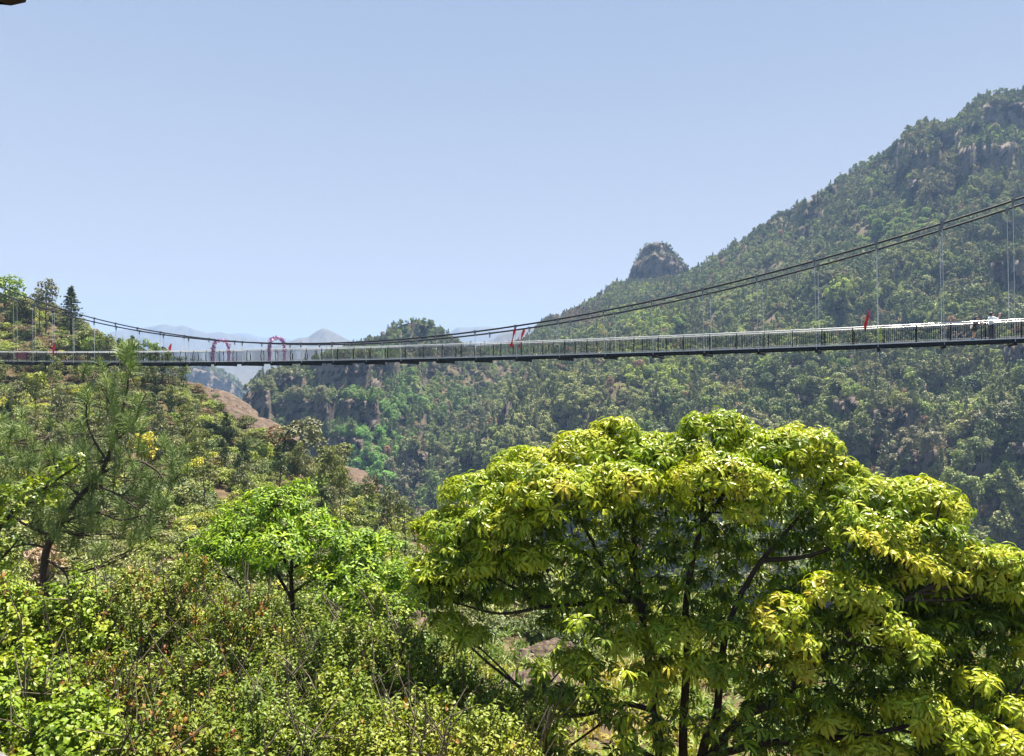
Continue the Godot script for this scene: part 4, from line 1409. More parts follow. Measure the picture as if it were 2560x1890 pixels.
	for k in 3600:
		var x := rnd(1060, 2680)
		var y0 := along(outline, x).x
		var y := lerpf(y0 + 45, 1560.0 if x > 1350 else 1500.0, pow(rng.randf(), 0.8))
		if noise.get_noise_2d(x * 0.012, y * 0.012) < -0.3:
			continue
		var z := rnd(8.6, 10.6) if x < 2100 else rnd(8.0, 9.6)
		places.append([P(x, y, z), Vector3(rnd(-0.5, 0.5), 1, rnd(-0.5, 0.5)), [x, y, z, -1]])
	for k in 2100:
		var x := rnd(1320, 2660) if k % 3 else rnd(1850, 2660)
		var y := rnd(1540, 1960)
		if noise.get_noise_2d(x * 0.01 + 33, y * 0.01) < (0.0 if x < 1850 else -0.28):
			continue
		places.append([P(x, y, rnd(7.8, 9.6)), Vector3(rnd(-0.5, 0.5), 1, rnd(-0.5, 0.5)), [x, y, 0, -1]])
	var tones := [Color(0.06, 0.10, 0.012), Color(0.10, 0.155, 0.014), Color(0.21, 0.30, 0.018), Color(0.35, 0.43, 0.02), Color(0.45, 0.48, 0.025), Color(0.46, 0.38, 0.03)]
	var near_set := []
	for e in places:
		near_set.append([e[0].length(), e])
	near_set.sort_custom(func(a, b): return a[0] < b[0])
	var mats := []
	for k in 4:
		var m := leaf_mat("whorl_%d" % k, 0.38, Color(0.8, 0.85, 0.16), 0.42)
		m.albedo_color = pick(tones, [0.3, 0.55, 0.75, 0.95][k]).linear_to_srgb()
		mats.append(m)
	var meshes := {}
	var where := [[], [], [], [], []]
	var cols := [[], [], [], [], []]
	for i in near_set.size():
		var e: Array = near_set[i][1]
		var v := rng.randi() % 5
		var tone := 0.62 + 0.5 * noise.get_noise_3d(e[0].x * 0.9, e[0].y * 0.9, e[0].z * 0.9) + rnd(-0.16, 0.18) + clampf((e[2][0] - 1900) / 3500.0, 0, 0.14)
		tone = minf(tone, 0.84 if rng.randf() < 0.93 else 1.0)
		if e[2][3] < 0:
			tone = rnd(0.0, 0.5) if rng.randf() < 0.8 else rnd(0.45, 0.8)     # older inner leaves, darkened: deep crown shade is put into their colour
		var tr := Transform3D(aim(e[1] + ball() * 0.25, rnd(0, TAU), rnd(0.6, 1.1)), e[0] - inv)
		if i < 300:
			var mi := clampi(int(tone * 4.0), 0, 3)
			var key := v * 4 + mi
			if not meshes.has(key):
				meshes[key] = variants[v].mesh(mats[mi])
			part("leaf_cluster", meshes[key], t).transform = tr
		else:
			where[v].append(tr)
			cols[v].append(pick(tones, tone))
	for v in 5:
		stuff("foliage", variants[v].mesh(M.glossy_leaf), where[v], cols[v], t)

func build_green_tree() -> void:
	var base := P(740, 1700, 12.0)
	var g := drop(base)
	var t := thing("green_tree", g, "rounded bright green tree with a fan of thin dark branches beside the glossy tree", "tree")
	var bark := MB.new()
	var pts := []
	for e in [
		[[g - Vector3(0, 0.3, 0), [738, 1640, 12], [732, 1520, 12], [728, 1430, 12], [735, 1370, 12], [750, 1310, 12.1]], 0.06, 0.015],
		[[[730, 1500, 12], [690, 1430, 12], [650, 1370, 12], [610, 1320, 12]], 0.03, 0.01],
		[[[729, 1440, 12], [700, 1370, 12], [690, 1300, 12.1], [685, 1260, 12.1]], 0.03, 0.01],
		[[[735, 1480, 12], [790, 1440, 12], [830, 1400, 12], [860, 1360, 12.1]], 0.03, 0.01],
		[[[760, 1460, 12], [830, 1430, 11.9], [900, 1400, 11.8]], 0.025, 0.01],
		[[[738, 1600, 12], [690, 1540, 12], [640, 1520, 11.9], [590, 1450, 11.8]], 0.03, 0.01],
		[[[735, 1420, 12], [800, 1360, 12], [820, 1320, 12]], 0.02, 0.008]]:
		pts += limb(bark, e[0], e[1], e[2], 6)
	var pads := [[690, 1255, 12.2, 60], [620, 1290, 12.1, 70], [740, 1300, 12.2, 85], [560, 1350, 11.9, 70], [600, 1365, 11.8, 85], [690, 1365, 11.6, 95], [800, 1345, 12, 85], [880, 1365, 12, 70], [950, 1360, 12.1, 42], [905, 1435, 11.7, 85], [990, 1425, 11.8, 48], [1015, 1455, 11.7, 40], [840, 1470, 11.5, 75], [560, 1410, 11.6, 60], [870, 1520, 11.4, 70], [930, 1510, 11.5, 65], [520, 1400, 11.7, 45], [800, 1560, 11.4, 50], [600, 1600, 11.2, 60], [980, 1600, 11.2, 60], [500, 1450, 11.6, 40], [640, 1430, 11.9, 45], [780, 1420, 12.2, 45], [1020, 1520, 11.5, 40], [740, 1235, 12.4, 40], [650, 1250, 12.3, 35]]
	for p in pads:
		var c := P(p[0], p[1] + 10, p[2])
		var from := nearest(pts, c, 0.05)
		var line := twig_to(bark, from, c, 0.014, 0.005)
		for k in 4:
			var d := ball()
			d.y = absf(d.y) * 0.4
			twig_to(bark, line[2], c + d * (p[3] / FOCAL * p[2]) * 0.8, 0.006, 0.003)
	part("trunk_and_branches", bark.mesh(M.bark), t).position = -g
	var variants := []
	for k in 4:
		variants.append(sprig(9, 0.13, 0.034, 0.25, 0.16))
	var where := [[], [], [], []]
	var cols := [[], [], [], []]
	for e in pad_points(pads, 0.108, 1.25):
		var v := rng.randi() % 4
		where[v].append(Transform3D(aim(e[1] + ball() * 0.4, rnd(0, TAU), rnd(0.75, 1.15)), e[0] - g))
		cols[v].append(pick([Color(0.09, 0.17, 0.01), Color(0.19, 0.33, 0.012), Color(0.33, 0.45, 0.015)], rng.randf()))
	for v in 4:
		stuff("foliage", variants[v].mesh(M.soft_leaf), where[v], cols[v], t)

func build_pine() -> void:
	var base := P(112, 1470, 14.0)
	var g := drop(base)
	var t := thing("long_needled_pine", g, "leaning pine with long soft needles and a dark crooked trunk above the shrubs", "tree")
	var bark := MB.new()
	var pts := []
	for e in [
		[[g - Vector3(0, 0.4, 0), [112, 1500, 14], [110, 1430, 14], [118, 1370, 14], [150, 1310, 14], [200, 1240, 14.1], [250, 1185, 14.2], [282, 1110, 14.3], [305, 1030, 14.4], [320, 960, 14.5], [312, 905, 14.5], [305, 862, 14.5]], 0.095, 0.01],
		[[[250, 1185, 14.2], [330, 1150, 14.0], [390, 1175, 13.9], [420, 1210, 13.8], [450, 1185, 13.7]], 0.035, 0.01],
		[[[150, 1310, 14], [230, 1280, 13.9], [300, 1300, 13.8], [350, 1290, 13.8]], 0.035, 0.01],
		[[[130, 1340, 14], [60, 1310, 14.1], [10, 1270, 14.2], [-40, 1240, 14.2]], 0.035, 0.01],
		[[[200, 1240, 14.1], [150, 1190, 14.3], [130, 1130, 14.4], [120, 1090, 14.4]], 0.03, 0.01],
		[[[265, 1150, 14.2], [230, 1090, 14.4], [215, 1030, 14.5], [232, 960, 14.5]], 0.025, 0.008],
		[[[282, 1110, 14.3], [330, 1060, 14.1], [352, 1010, 14.0], [366, 985, 14]], 0.022, 0.008],
		[[[300, 1050, 14.4], [270, 1000, 14.5], [250, 960, 14.5], [235, 925, 14.5]], 0.018, 0.008],
		[[[118, 1400, 14], [160, 1430, 13.9], [175, 1470, 13.8]], 0.025, 0.01],
		[[[118, 1370, 14], [60, 1360, 13.9], [20, 1375, 13.9]], 0.025, 0.01],
		[[[230, 1205, 14.1], [300, 1240, 13.8], [345, 1270, 13.6], [370, 1250, 13.6]], 0.025, 0.008]]:
		pts += limb(bark, e[0], e[1], e[2], 7)
	var variants := []
	for k in 3:
		variants.append(tuft(90, 0.24))
	var where := [[], [], []]
	var cols := [[], [], []]
	var spots := []
	for e in [[60, 1180, 60, 60], [40, 1110, 50, 40], [120, 1150, 50, 60], [170, 1100, 60, 60], [250, 1050, 50, 80], [310, 960, 30, 70], [240, 960, 30, 60], [340, 1050, 30, 60], [310, 1150, 60, 50], [380, 1150, 60, 50], [440, 1160, 30, 40], [350, 1240, 60, 50], [280, 1270, 60, 45], [180, 1290, 60, 40], [120, 1310, 40, 40], [60, 1290, 50, 40], [330, 1320, 50, 40], [230, 1340, 50, 40], [20, 1200, 40, 60], [260, 1180, 50, 60], [200, 1180, 50, 60], [320, 890, 16, 30], [40, 1060, 40, 40], [160, 1240, 50, 40], [400, 1230, 40, 40]]:
		for k in 9:
			spots.append(P(e[0] + rnd(-1, 1) * e[2], e[1] + rnd(-1, 1) * e[3], rnd(13.6, 14.9)))
	for q in spots:
		var from := nearest(pts, q, 0.0)
		var d: Vector3 = q - from
		if d.length() > 0.06:
			twig_to(bark, from, q - Vector3(0, 0.2, 0), 0.011, 0.006)
		var v := rng.randi() % 3
		where[v].append(Transform3D(aim(Vector3(rnd(-0.4, 0.4), 1, rnd(-0.4, 0.4)) + d * 0.15, rnd(0, TAU), rnd(0.8, 1.25)), q - g))
		cols[v].append(pick([Color(0.11, 0.17, 0.045), Color(0.17, 0.25, 0.065), Color(0.25, 0.33, 0.09)], rng.randf()))
	part("trunk_and_branches", bark.mesh(M.bark), t).position = -g
	for v in 3:
		stuff("needles", variants[v].mesh(M.needle), where[v], cols[v], t)

	# leafy branch of a broadleaf tree before the pine
	base = P(-60, 1500, 10.5)
	g = drop(base)
	t = thing("leafy_tree", g, "tree with small glossy rounded leaves reaching over the pine trunk", "tree")
	bark = MB.new()
	pts = limb(bark, [g - Vector3(0, 0.3, 0), [-60, 1600, 10.5], [-50, 1450, 10.5], [-20, 1350, 10.6], [40, 1270, 10.7], [110, 1220, 10.8], [170, 1180, 10.8], [200, 1160, 10.8]], 0.07, 0.008, 6)
	pts += limb(bark, [[-45, 1440, 10.5], [10, 1390, 10.4], [45, 1350, 10.4]], 0.03, 0.008, 6)
	var pads := [[20, 1250, 10.7, 45], [70, 1230, 10.7, 50], [120, 1215, 10.8, 40], [165, 1180, 10.8, 32], [190, 1160, 10.8, 18], [30, 1290, 10.6, 50], [130, 1250, 10.7, 35], [10, 1360, 10.4, 35], [45, 1350, 10.4, 20], [-40, 1300, 10.6, 60], [-20, 1400, 10.4, 50]]
	for p in pads:
		twig_to(bark, nearest(pts, P(p[0], p[1], p[2]), 0.02), P(p[0], p[1], p[2]), 0.012, 0.005)
	part("trunk_and_branches", bark.mesh(M.bark), t).position = -g
	var sp := []
	where = [[], [], []]
	cols = [[], [], []]
	for k in 3:
		sp.append(sprig(9, 0.075, 0.04, 0.15, 0.13))
	for e in pad_points(pads, 0.115):
		var v := rng.randi() % 3
		where[v].append(Transform3D(aim(e[1] + ball() * 0.5, rnd(0, TAU), rnd(0.75, 1.2)), e[0] - g))
		cols[v].append(pick([Color(0.08, 0.13, 0.02), Color(0.17, 0.25, 0.03), Color(0.34, 0.38, 0.04)], rng.randf()))
	for v in 3:
		stuff("foliage", sp[v].mesh(M.glossy_leaf), where[v], cols[v], t)

func build_shrubs() -> void:
	var small := []
	var broad := []
	var young := []
	for k in 4:
		small.append(sprig(9, 0.058, 0.024, 0.3, 0.16, 0.35))
		broad.append(sprig(8, 0.07, 0.042, 0.3, 0.15, 0.35))
		young.append(sprig(4, 0.07, 0.034, 0.55, 0.09, 0.9))
	# [photo x, y of the top, distance, half width px, kind, label]
	var list := [
		[20, 1505, 9.0, 150, "broad", "yellow green shrub with rounded leaves at the foot of the pine"],
		[170, 1495, 9.3, 150, "broad", "fresh green shrub with rounded leaves under the leaning pine trunk"],
		[330, 1455, 9.8, 140, "red", "shrub topped with drooping rust red young leaves below the pine"],
		[480, 1425, 10.2, 130, "red", "tall shrub with coppery young leaves left of the bright green tree"],
		[590, 1510, 9.6, 130, "red", "coppery leaved shrub growing in front of the bright green tree"],
		[775, 1545, 10.4, 110, "small", "olive shrub growing against the bright green tree's trunk"],
		[950, 1500, 10.6, 120, "broad", "fresh green shrub between the bright green tree and the glossy tree"],
		[650, 1500, 10.8, 80, "red", "small copper tipped shrub under the bright green crown"],
		[700, 1660, 8.8, 140, "small", "low olive shrub hiding the foot of the bright green tree"],
		[860, 1580, 9.0, 170, "small", "broad olive shrub with many narrow leaves right of the bright green tree"],
		[1010, 1600, 8.8, 160, "small", "olive shrub with narrow leaves touching the glossy tree"],
		[1150, 1700, 8.3, 170, "small", "low yellowish shrub under the left limbs of the glossy tree"],
		[1300, 1770, 8.0, 150, "pale", "pale yellow green shrub by the glossy tree's left trunk"],
		[80, 1680, 7.6, 190, "broad", "dense leafy shrub by the stone parapet"],
		[280, 1680, 7.7, 190, "red", "shrub with scattered red brown leaves and pale bare twigs"],
		[470, 1680, 7.6, 180, "red", "twiggy shrub with forked grey stems and copper leaves"],
		[640, 1750, 7.4, 180, "small", "dark olive shrub in front of the coppery ones"],
		[850, 1740, 7.4, 190, "small", "dense dark olive shrub with small drooping leaves"],
		[1050, 1790, 7.2, 190, "pale", "yellow green twiggy shrub near the lookout wall"],
		[180, 1800, 6.6, 210, "broad", "leafy shrub close under the lookout beside the parapet"],
		[420, 1810, 6.6, 210, "red", "copper tipped shrub close under the lookout"],
		[680, 1840, 6.5, 210, "small", "olive shrub close under the lookout"],
		[940, 1860, 6.5, 210, "pale", "pale green shrub close under the lookout"],
		[1220, 1850, 6.8, 180, "pale", "yellowish thin leaved shrub below the glossy tree's lowest limb"],
		[-60, 1760, 6.8, 160, "broad", "shrub half hidden behind the stone parapet"]]
	for e in list:
		var top := P(e[0], e[1], e[2])
		var g := drop(top)
		var h: float = top.y - g.y
		var r: float = e[3] / FOCAL * e[2]
		var t := thing("shrub", g, e[5], "shrub")
		var stems := MB.new()
		var pale := MB.new()
		var tips := []
		for k in 14:
			var a := rnd(0, TAU)
			var d := Vector3(cos(a) * r * rnd(0.2, 0.95), h * (rnd(0.75, 1.0) if k < 6 else rnd(0.9, 1.14)), sin(a) * r * rnd(0.2, 0.95))
			var m := d * 0.5 + Vector3(rnd(-0.15, 0.15), 0.1 * h, rnd(-0.15, 0.15))
			var b := stems if k < 6 else pale
			b.tube([Vector3(0, -0.15, 0), m * 0.5, m, d * 0.8 + Vector3(rnd(-0.06, 0.06), 0, 0), d], [0.024, 0.02, 0.015, 0.009, 0.004], 5)
			tips.append(m)
			for s in 6:
				var o := d * rnd(0.55, 0.95)
				var q := o + Vector3(rnd(-0.4, 0.4), rnd(0.05, 0.6), rnd(-0.4, 0.4)) * 1.1
				b.tube([o, o.lerp(q, 0.5) + ball() * 0.04, q], [0.007, 0.0055, 0.003], 4, Color.WHITE, false)
		part("stems", stems.mesh(M.bark), t)
		part("bare_twigs", pale.mesh(M.pale_bark), t)
		var set_of: Array = {"broad": broad, "red": small, "small": small, "pale": small}[e[4]]
		var pal: Array = {"broad": [Color(0.10, 0.18, 0.01), Color(0.2, 0.29, 0.015), Color(0.36, 0.38, 0.02)], "red": [Color(0.085, 0.135, 0.012), Color(0.16, 0.22, 0.018), Color(0.28, 0.29, 0.03)], "small": [Color(0.075, 0.12, 0.012), Color(0.14, 0.205, 0.016), Color(0.26, 0.29, 0.025)], "pale": [Color(0.11, 0.17, 0.016), Color(0.21, 0.26, 0.022), Color(0.33, 0.33, 0.04)]}[e[4]]
		var where := [[], [], [], []]
		var cols := [[], [], [], []]
		var yw := [[], []]
		var yc := [[], []]
		var n := int(r * r * 1400) + 80
		for k in n:
			var d := ball()
			if d.y < -0.2:
				d.y = -d.y
			var q := Vector3(d.x * r, h * 0.55 + d.y * h * 0.47, d.z * r * 0.9) * Vector3(1, 1, 1) 
			q = Vector3(q.x, q.y, q.z) * Vector3(rnd(0.6, 1.04), 1.0, rnd(0.6, 1.04)) + Vector3(0, rnd(-0.25, 0.12), 0)
			q.y += 0.22 * noise.get_noise_3d((q.x + g.x) * 2.0, 0, (q.z + g.z) * 2.0)
			var v := rng.randi() % 4
			var b := aim(Vector3(d.x, absf(d.y) + 0.5, d.z) + ball() * 0.5, rnd(0, TAU), rnd(0.75, 1.25))
			if e[4] == "red" and rng.randf() < 0.15 or rng.randf() < 0.02:
				yw[v % 2].append(Transform3D(b, q + Vector3(0, 0.06, 0)))
				yc[v % 2].append(pick([Color(0.2, 0.06, 0.025), Color(0.32, 0.15, 0.045), Color(0.4, 0.27, 0.08)], rng.randf()))
			else:
				where[v].append(Transform3D(b, q))
				cols[v].append(pick(pal, 0.45 + 0.6 * noise.get_noise_3d((q.x + g.x) * 1.3, q.y * 1.3, q.z * 1.3) + rnd(-0.22, 0.24)))
		for v in 4:
			stuff("foliage", T_mesh(set_of, v, "soft_leaf", e[4] == "broad"), where[v], cols[v], t)
		for v in 2:
			if yw[v].size():
				tag(stuff("young_leaves", T_mesh(young, v, "soft_leaf", true, "young"), yw[v], yc[v], t), "rust red drooping young leaves")

func T_mesh(list: Array, v: int, m: String, wide: bool, extra := "") -> ArrayMesh:
	var key := "sprig%s%d%s%s" % [extra, v, m, wide]
	if not T.cache.has(key):
		T.cache[key] = list[v].mesh(M[m])
	return T.cache[key]

func build_weeds() -> void:
	# knee high weeds and ferns on the slope behind the trees
	var variants := []
	for k in 3:
		var mb := MB.new()
		for s in 26:
			var a := rnd(0, TAU)
			var e := rnd(0.3, 1.3)
			leaf(mb, Vector3(rnd(-0.2, 0.2), rnd(0, 0.15), rnd(-0.2, 0.2)), Vector3(cos(a) * cos(e), sin(e), sin(a) * cos(e)), Vector3.UP, rnd(0.15, 0.34), rnd(0.03, 0.06), rnd(0.2, 0.5), 0.12, Color(rnd(0.8, 1.3), rnd(0.85, 1.15), rnd(0.7, 1)))
		variants.append(mb.mesh(M.soft_leaf))
	var where := [[], [], []]
	var cols := [[], [], []]
	for k in 15000:
		var x := rnd(-300, 2900)
		var z := sqrt(rnd(7.0 * 7.0, 48.0 * 48.0))
		var q := ground_at(x, z)
		var d := noise.get_noise_2d(q.x * 0.3 + 70, q.z * 0.3)
		if d < -0.18 and rng.randf() < 0.85:
			continue
		var v := rng.randi() % 3
		where[v].append(put(q - Vector3(0, 0.03, 0), rnd(0.7, 1.5), rnd(0.8, 1.3)))
		var c: Color = pick([Color(0.06, 0.10, 0.015), Color(0.11, 0.165, 0.022), Color(0.21, 0.25, 0.025), Color(0.28, 0.21, 0.035)], 0.45 + 0.7 * noise.get_noise_2d(q.x * 0.16 + 5, q.z * 0.16) + rnd(-0.25, 0.25))
		cols[v].append(c)
	var g := Node3D.new()
	g.name = "slope_weeds"
	add_child(g)
	tag(g, "yellow green weeds and ferns on the slope behind the glossy tree's trunks", "weeds", "", "stuff")
	for v in 3:
		stuff("weeds", variants[v], where[v], cols[v], g)

# ================================================================ people on the bridge
func blob(bones: Array, cell: float, col: Color, blend := 45.0) -> ArrayMesh:
	# tapered capsules joined smoothly, meshed as surface nets
	var lo := Vector3.ONE * 1e9
	var hi := -lo
	for b in bones:
		for e in 2:
			var r: float = b[2 + e] + cell * 4
			lo = lo.min(b[e] - Vector3.ONE * r)
			hi = hi.max(b[e] + Vector3.ONE * r)
	var n := Vector3i(((hi - lo) / cell).ceil()) + Vector3i.ONE
	var sum := PackedFloat32Array()
	sum.resize(n.x * n.y * n.z)
	for b in bones:
		var a: Vector3 = b[0]
		var d: Vector3 = b[1] - a
		var dd := maxf(d.length_squared(), 1e-9)
		var far: float = maxf(b[2], b[3]) + cell * 3
		var i0 := Vector3i(((a.min(b[1]) - Vector3.ONE * far - lo) / cell).floor()).clamp(Vector3i.ZERO, n - Vector3i.ONE)
		var i1 := Vector3i(((a.max(b[1]) + Vector3.ONE * far - lo) / cell).ceil()).clamp(Vector3i.ZERO, n - Vector3i.ONE)
		for k in range(i0.z, i1.z + 1):
			for j in range(i0.y, i1.y + 1):
				for i in range(i0.x, i1.x + 1):
					var p := lo + Vector3(i, j, k) * cell
					var t := clampf((p - a).dot(d) / dd, 0, 1)
					var dist := (p - a - d * t).length() - lerpf(b[2], b[3], t)
					sum[i + n.x * (j + n.y * k)] += exp(-blend * dist)
	var f := PackedFloat32Array()
	f.resize(sum.size())
	for i in sum.size():
		f[i] = sum[i] - 1.0     # above zero inside
	var mb := MB.new()
	var at := {}
	var step := [1, n.x, n.x * n.y]
	for k in n.z - 1:
		for j in n.y - 1:
			for i in n.x - 1:
				var o := i + n.x * (j + n.y * k)
				var c := 0
				var m := Vector3.ZERO
				var first := f[o] > 0
				var mixed := false
				for q in 8:
					if (f[o + (q & 1) + n.x * ((q >> 1) & 1) + n.x * n.y * (q >> 2)] > 0) != first:
						mixed = true
						break
				if not mixed:
					continue
				for e in [[0, 1], [2, 3], [4, 5], [6, 7], [0, 2], [1, 3], [4, 6], [5, 7], [0, 4], [1, 5], [2, 6], [3, 7]]:
					var pa := Vector3(e[0] & 1, (e[0] >> 1) & 1, e[0] >> 2)
					var pb := Vector3(e[1] & 1, (e[1] >> 1) & 1, e[1] >> 2)
					var fa: float = f[o + int(pa.x) + n.x * int(pa.y) + n.x * n.y * int(pa.z)]
					var fb: float = f[o + int(pb.x) + n.x * int(pb.y) + n.x * n.y * int(pb.z)]
					if (fa > 0) != (fb > 0):
						var la := log(maxf(fa + 1.0, 1e-6))
						var lb := log(maxf(fb + 1.0, 1e-6))
						m += pa.lerp(pb, clampf(la / (la - lb), 0, 1))
						c += 1
				at[o] = mb.v.size()
				mb.v.append(lo + (Vector3(i, j, k) + m / c) * cell)
				mb.n.append(Vector3.ZERO)
				mb.c.append(col)
	for o in at:
		for ax in 3:
			var u: int = step[(ax + 1) % 3]
			var w: int = step[(ax + 2) % 3]
			var inside: bool = f[o] > 0
			if inside == (f[o + step[ax]] > 0):
				continue
			if not (at.has(o - u) and at.has(o - w) and at.has(o - u - w)):
				continue
			var q := [at[o], at[o - u], at[o - u - w], at[o - w]]
			if inside:
				q.reverse()
			for s in [[0, 1, 2], [0, 2, 3]]:
				var a: int = q[s[0]]
				var b: int = q[s[1]]
				var d: int = q[s[2]]
				mb.idx.append_array([a, b, d])
				var nn := (mb.v[d] - mb.v[a]).cross(mb.v[b] - mb.v[a])
				mb.n[a] += nn; mb.n[b] += nn; mb.n[d] += nn
	for i in mb.n.size():
		mb.n[i] = mb.n[i].normalized()
	return mb.mesh(M.skin)

func hand(wrist: Vector3, dir: Vector3, side: Vector3, curl: float) -> Array:
	# palm, four fingers of unequal length and a thumb from the side of the palm
	var out := []
	var down := dir.cross(side).normalized()
	var knuckle := wrist + dir * 0.085
	for k in 4:
		var s := side * (k - 1.5) * 0.019
		out.append([wrist + s * 0.6, knuckle + s, 0.017, 0.012])
		var l: float = [0.062, 0.075, 0.07, 0.054][k]
		var m := knuckle + s + (dir * cos(curl * 0.5) + down * sin(curl * 0.5)) * l * 0.55
		out.append([knuckle + s, m, 0.0095, 0.0085])
		out.append([m, m + (dir * cos(curl) + down * sin(curl)) * l * 0.5, 0.0085, 0.007])
	out.append([wrist + dir * 0.025 - side * 0.025, wrist + dir * 0.06 - side * 0.052 + down * 0.01, 0.012, 0.010])
	out.append([wrist + dir * 0.06 - side * 0.052 + down * 0.01, wrist + dir * 0.085 - side * 0.05 + down * 0.02, 0.010, 0.008])
	return out

func build_people() -> void:
	# local axes: x to the person's left, y up, z forward
	var V := func(x: float, y: float, z: float) -> Vector3: return Vector3(x, y, z)
	# --- person in a dark jacket, leaning on the rail and looking along the bridge
	var skin := Color(0.42, 0.25, 0.17)
	var t := thing("person", station(30.9, 0.75, deck_y(30.9)), "person in dark jacket and short black skirt with a white bag, leaning on the rail", "person")
	t.rotation.y = deg_to_rad(62)
	t.scale = Vector3.ONE * 0.93
	var legs := [[V.call(0.09, 0.86, 0.0), V.call(0.1, 0.47, 0.03), 0.085, 0.052], [V.call(0.1, 0.47, 0.03), V.call(0.11, 0.09, -0.02), 0.055, 0.034], [V.call(0.11, 0.07, -0.03), V.call(0.12, 0.035, 0.13), 0.035, 0.028],
		[V.call(-0.09, 0.86, 0.0), V.call(-0.11, 0.47, -0.03), 0.085, 0.052], [V.call(-0.11, 0.47, -0.03), V.call(-0.12, 0.09, -0.16), 0.055, 0.034], [V.call(-0.12, 0.07, -0.17), V.call(-0.13, 0.035, -0.02), 0.035, 0.028]]
	var trunk := [[V.call(0, 0.9, 0), V.call(0, 1.12, 0.05), 0.125, 0.11], [V.call(0, 1.12, 0.05), V.call(0, 1.34, 0.1), 0.11, 0.10], [V.call(-0.13, 1.37, 0.11), V.call(0.13, 1.37, 0.11), 0.06, 0.06], [V.call(0, 1.38, 0.12), V.call(0, 1.49, 0.15), 0.048, 0.045]]
	var head := [[V.call(0, 1.53, 0.17), V.call(0, 1.61, 0.165), 0.07, 0.082], [V.call(0, 1.5, 0.215), V.call(0, 1.55, 0.225), 0.035, 0.045], [V.call(0, 1.545, 0.25), V.call(0, 1.53, 0.262), 0.012, 0.014], [V.call(0.078, 1.555, 0.16), V.call(0.078, 1.53, 0.165), 0.014, 0.012], [V.call(-0.078, 1.555, 0.16), V.call(-0.078, 1.53, 0.165), 0.014, 0.012]]
	var arm_l := [[V.call(0.16, 1.36, 0.11), V.call(0.21, 1.14, 0.2), 0.048, 0.04], [V.call(0.21, 1.14, 0.2), V.call(0.14, 1.2, 0.42), 0.04, 0.028]]
	var arm_r := [[V.call(-0.16, 1.36, 0.11), V.call(-0.22, 1.14, 0.2), 0.048, 0.04], [V.call(-0.22, 1.14, 0.2), V.call(-0.13, 1.22, 0.42), 0.04, 0.028]]
	part("body", blob(legs + trunk + head + arm_l + arm_r + hand(V.call(0.14, 1.2, 0.42), V.call(-0.3, 0, 0.95).normalized(), V.call(0.95, 0, 0.3), 0.9) + hand(V.call(-0.13, 1.22, 0.42), V.call(0.3, 0, 0.95).normalized(), V.call(0.95, 0, -0.3), 0.9), 0.018, skin), t)
	part("hair", blob([[V.call(0, 1.6, 0.12), V.call(0, 1.645, 0.155), 0.085, 0.07], [V.call(0, 1.6, 0.1), V.call(0, 1.36, 0.04), 0.085, 0.06], [V.call(0, 1.645, 0.2), V.call(0, 1.63, 0.24), 0.05, 0.03]], 0.02, Color(0.012, 0.01, 0.01)), t)
	part("jacket", blob([[V.call(0, 0.95, 0.0), V.call(0, 1.34, 0.1), 0.15, 0.125], [V.call(-0.13, 1.35, 0.11), V.call(0.13, 1.35, 0.11), 0.075, 0.075], [V.call(0.16, 1.36, 0.11), V.call(0.21, 1.14, 0.2), 0.066, 0.058], [V.call(0.21, 1.14, 0.2), V.call(0.16, 1.185, 0.37), 0.058, 0.046], [V.call(-0.16, 1.36, 0.11), V.call(-0.22, 1.14, 0.2), 0.066, 0.058], [V.call(-0.22, 1.14, 0.2), V.call(-0.15, 1.2, 0.37), 0.058, 0.046]], 0.022, Color(0.02, 0.015, 0.028)), t)
	part("skirt", blob([[V.call(0, 0.97, 0), V.call(0, 0.74, 0.0), 0.145, 0.2], [V.call(0.09, 0.72, 0), V.call(-0.09, 0.72, 0), 0.12, 0.12]], 0.022, Color(0.012, 0.012, 0.015)), t)
	for s in [0, 1]:
		part("shoe", blob([[legs[2 + 3 * s][0] + Vector3(0, -0.015, 0), legs[2 + 3 * s][1] + Vector3(0, 0.005, 0.02), 0.052, 0.04], [legs[2 + 3 * s][0], legs[2 + 3 * s][0] + Vector3(0, 0.12, 0), 0.045, 0.042]], 0.015, Color(0.03, 0.13, 0.3)), t)
	var bag := thing("waist_bag", station(30.9, 0.75, deck_y(30.9)), "white bag worn at the waist by the person in the dark jacket", "bag")
	bag.transform = t.transform
	part("pouch", blob([[V.call(-0.1, 0.98, -0.17), V.call(0.1, 0.98, -0.17), 0.075, 0.075], [V.call(-0.08, 0.93, -0.17), V.call(0.08, 0.93, -0.17), 0.07, 0.07]], 0.018, Color(0.75, 0.74, 0.7)), bag)

	# --- person in a white shirt, one arm raised with a phone
	t = thing("person", station(31.78, 0.8, deck_y(31.78)), "person in white shirt and long dark trousers raising a phone above the rail", "person")
	t.rotation.y = deg_to_rad(100)
	t.scale = Vector3.ONE * 1.03
	legs = [[V.call(0.09, 0.9, 0.0), V.call(0.1, 0.5, 0.02), 0.085, 0.055], [V.call(0.1, 0.5, 0.02), V.call(0.11, 0.09, -0.03), 0.055, 0.036], [V.call(0.11, 0.07, -0.04), V.call(0.13, 0.035, 0.12), 0.036, 0.03], [V.call(-0.09, 0.9, 0.0), V.call(-0.1, 0.5, 0.02), 0.085, 0.055], [V.call(-0.1, 0.5, 0.02), V.call(-0.12, 0.09, 0.0), 0.055, 0.036], [V.call(-0.12, 0.07, -0.01), V.call(-0.15, 0.035, 0.15), 0.036, 0.03]]
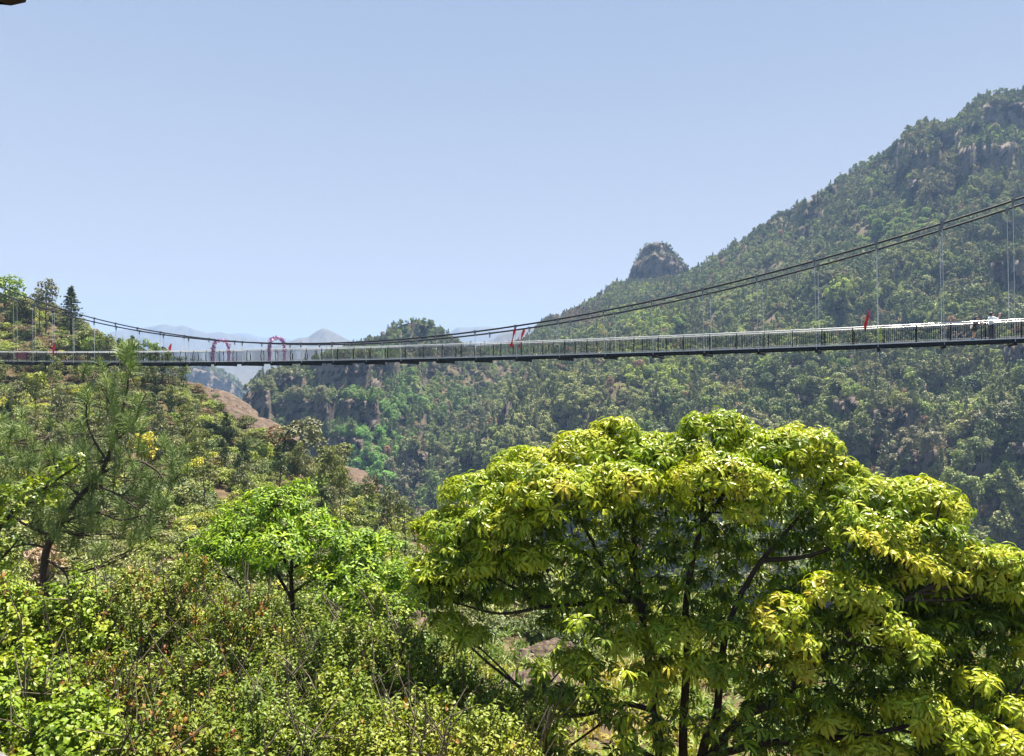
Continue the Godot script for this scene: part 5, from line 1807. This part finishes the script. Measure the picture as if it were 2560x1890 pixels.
	trunk = [[V.call(0, 0.93, 0), V.call(0, 1.15, 0), 0.12, 0.11], [V.call(0, 1.15, 0), V.call(0, 1.38, 0.01), 0.11, 0.11], [V.call(-0.15, 1.4, 0.01), V.call(0.15, 1.4, 0.01), 0.06, 0.06], [V.call(0, 1.42, 0.01), V.call(0, 1.53, 0.02), 0.05, 0.046]]
	head = [[V.call(0, 1.57, 0.03), V.call(0, 1.655, 0.025), 0.07, 0.083], [V.call(0, 1.545, 0.07), V.call(0, 1.6, 0.085), 0.036, 0.045], [V.call(0, 1.59, 0.11), V.call(0, 1.575, 0.122), 0.012, 0.014], [V.call(0.08, 1.6, 0.02), V.call(0.08, 1.575, 0.025), 0.014, 0.012], [V.call(-0.08, 1.6, 0.02), V.call(-0.08, 1.575, 0.025), 0.014, 0.012]]
	arm_l = [[V.call(0.18, 1.4, 0.01), V.call(0.24, 1.2, 0.14), 0.05, 0.042], [V.call(0.24, 1.2, 0.14), V.call(0.12, 1.25, 0.34), 0.042, 0.03]]
	arm_r = [[V.call(-0.18, 1.4, 0.01), V.call(-0.26, 1.3, 0.24), 0.05, 0.042], [V.call(-0.26, 1.3, 0.24), V.call(-0.24, 1.52, 0.38), 0.042, 0.03]]
	part("body", blob(legs + trunk + head + arm_l + arm_r + hand(V.call(0.12, 1.25, 0.34), V.call(-0.4, 0.1, 0.9).normalized(), V.call(0.9, 0, 0.4), 0.9) + hand(V.call(-0.24, 1.52, 0.38), V.call(0, 0.95, 0.3).normalized(), V.call(1, 0, 0), 1.0), 0.018, skin), t)
	part("hair", blob([[V.call(0, 1.65, -0.02), V.call(0, 1.69, 0.02), 0.085, 0.075], [V.call(0, 1.65, -0.03), V.call(0, 1.56, -0.04), 0.08, 0.055]], 0.02, Color(0.012, 0.01, 0.01)), t)
	part("cap", blob([[V.call(0, 1.69, -0.005), V.call(0, 1.71, 0.02), 0.09, 0.08], [V.call(-0.04, 1.685, 0.1), V.call(-0.03, 1.68, 0.17), 0.022, 0.018], [V.call(0.04, 1.685, 0.1), V.call(0.03, 1.68, 0.17), 0.022, 0.018]], 0.018, Color(0.02, 0.02, 0.022)), t)
	part("shirt", blob([[V.call(0, 0.98, 0.0), V.call(0, 1.38, 0.01), 0.155, 0.135], [V.call(-0.15, 1.39, 0.01), V.call(0.15, 1.39, 0.01), 0.078, 0.078], [V.call(0.18, 1.4, 0.01), V.call(0.24, 1.2, 0.14), 0.075, 0.07], [V.call(-0.18, 1.4, 0.01), V.call(-0.26, 1.3, 0.24), 0.075, 0.07]], 0.022, Color(0.7, 0.76, 0.82)), t)
	part("trousers", blob([[V.call(0, 1.02, 0), V.call(0, 0.88, 0), 0.145, 0.15], [V.call(0.09, 0.88, 0.0), V.call(0.11, 0.14, -0.02), 0.115, 0.1], [V.call(-0.09, 0.88, 0.0), V.call(-0.12, 0.14, 0.0), 0.115, 0.1]], 0.022, Color(0.02, 0.026, 0.045)), t)
	for s in [0, 1]:
		part("shoe", blob([[legs[2 + 3 * s][0] + Vector3(0, -0.015, 0), legs[2 + 3 * s][1] + Vector3(0, 0.005, 0.02), 0.05, 0.042]], 0.015, Color(0.03, 0.03, 0.035)), t)
	var mb := MB.new()
	mb.box(V.call(-0.24, 1.66, 0.46), Vector3(0.037, 0, 0), Vector3(0, 0.075, 0.02), Vector3(0, -0.0012, 0.0045), Color(0.6, 0.62, 0.65))
	var phone := thing("phone", station(31.78, 0.8, deck_y(31.78)), "pale phone held up by the person in the white shirt", "phone")
	phone.transform = t.transform
	part("case", mb.mesh(M.skin), phone)
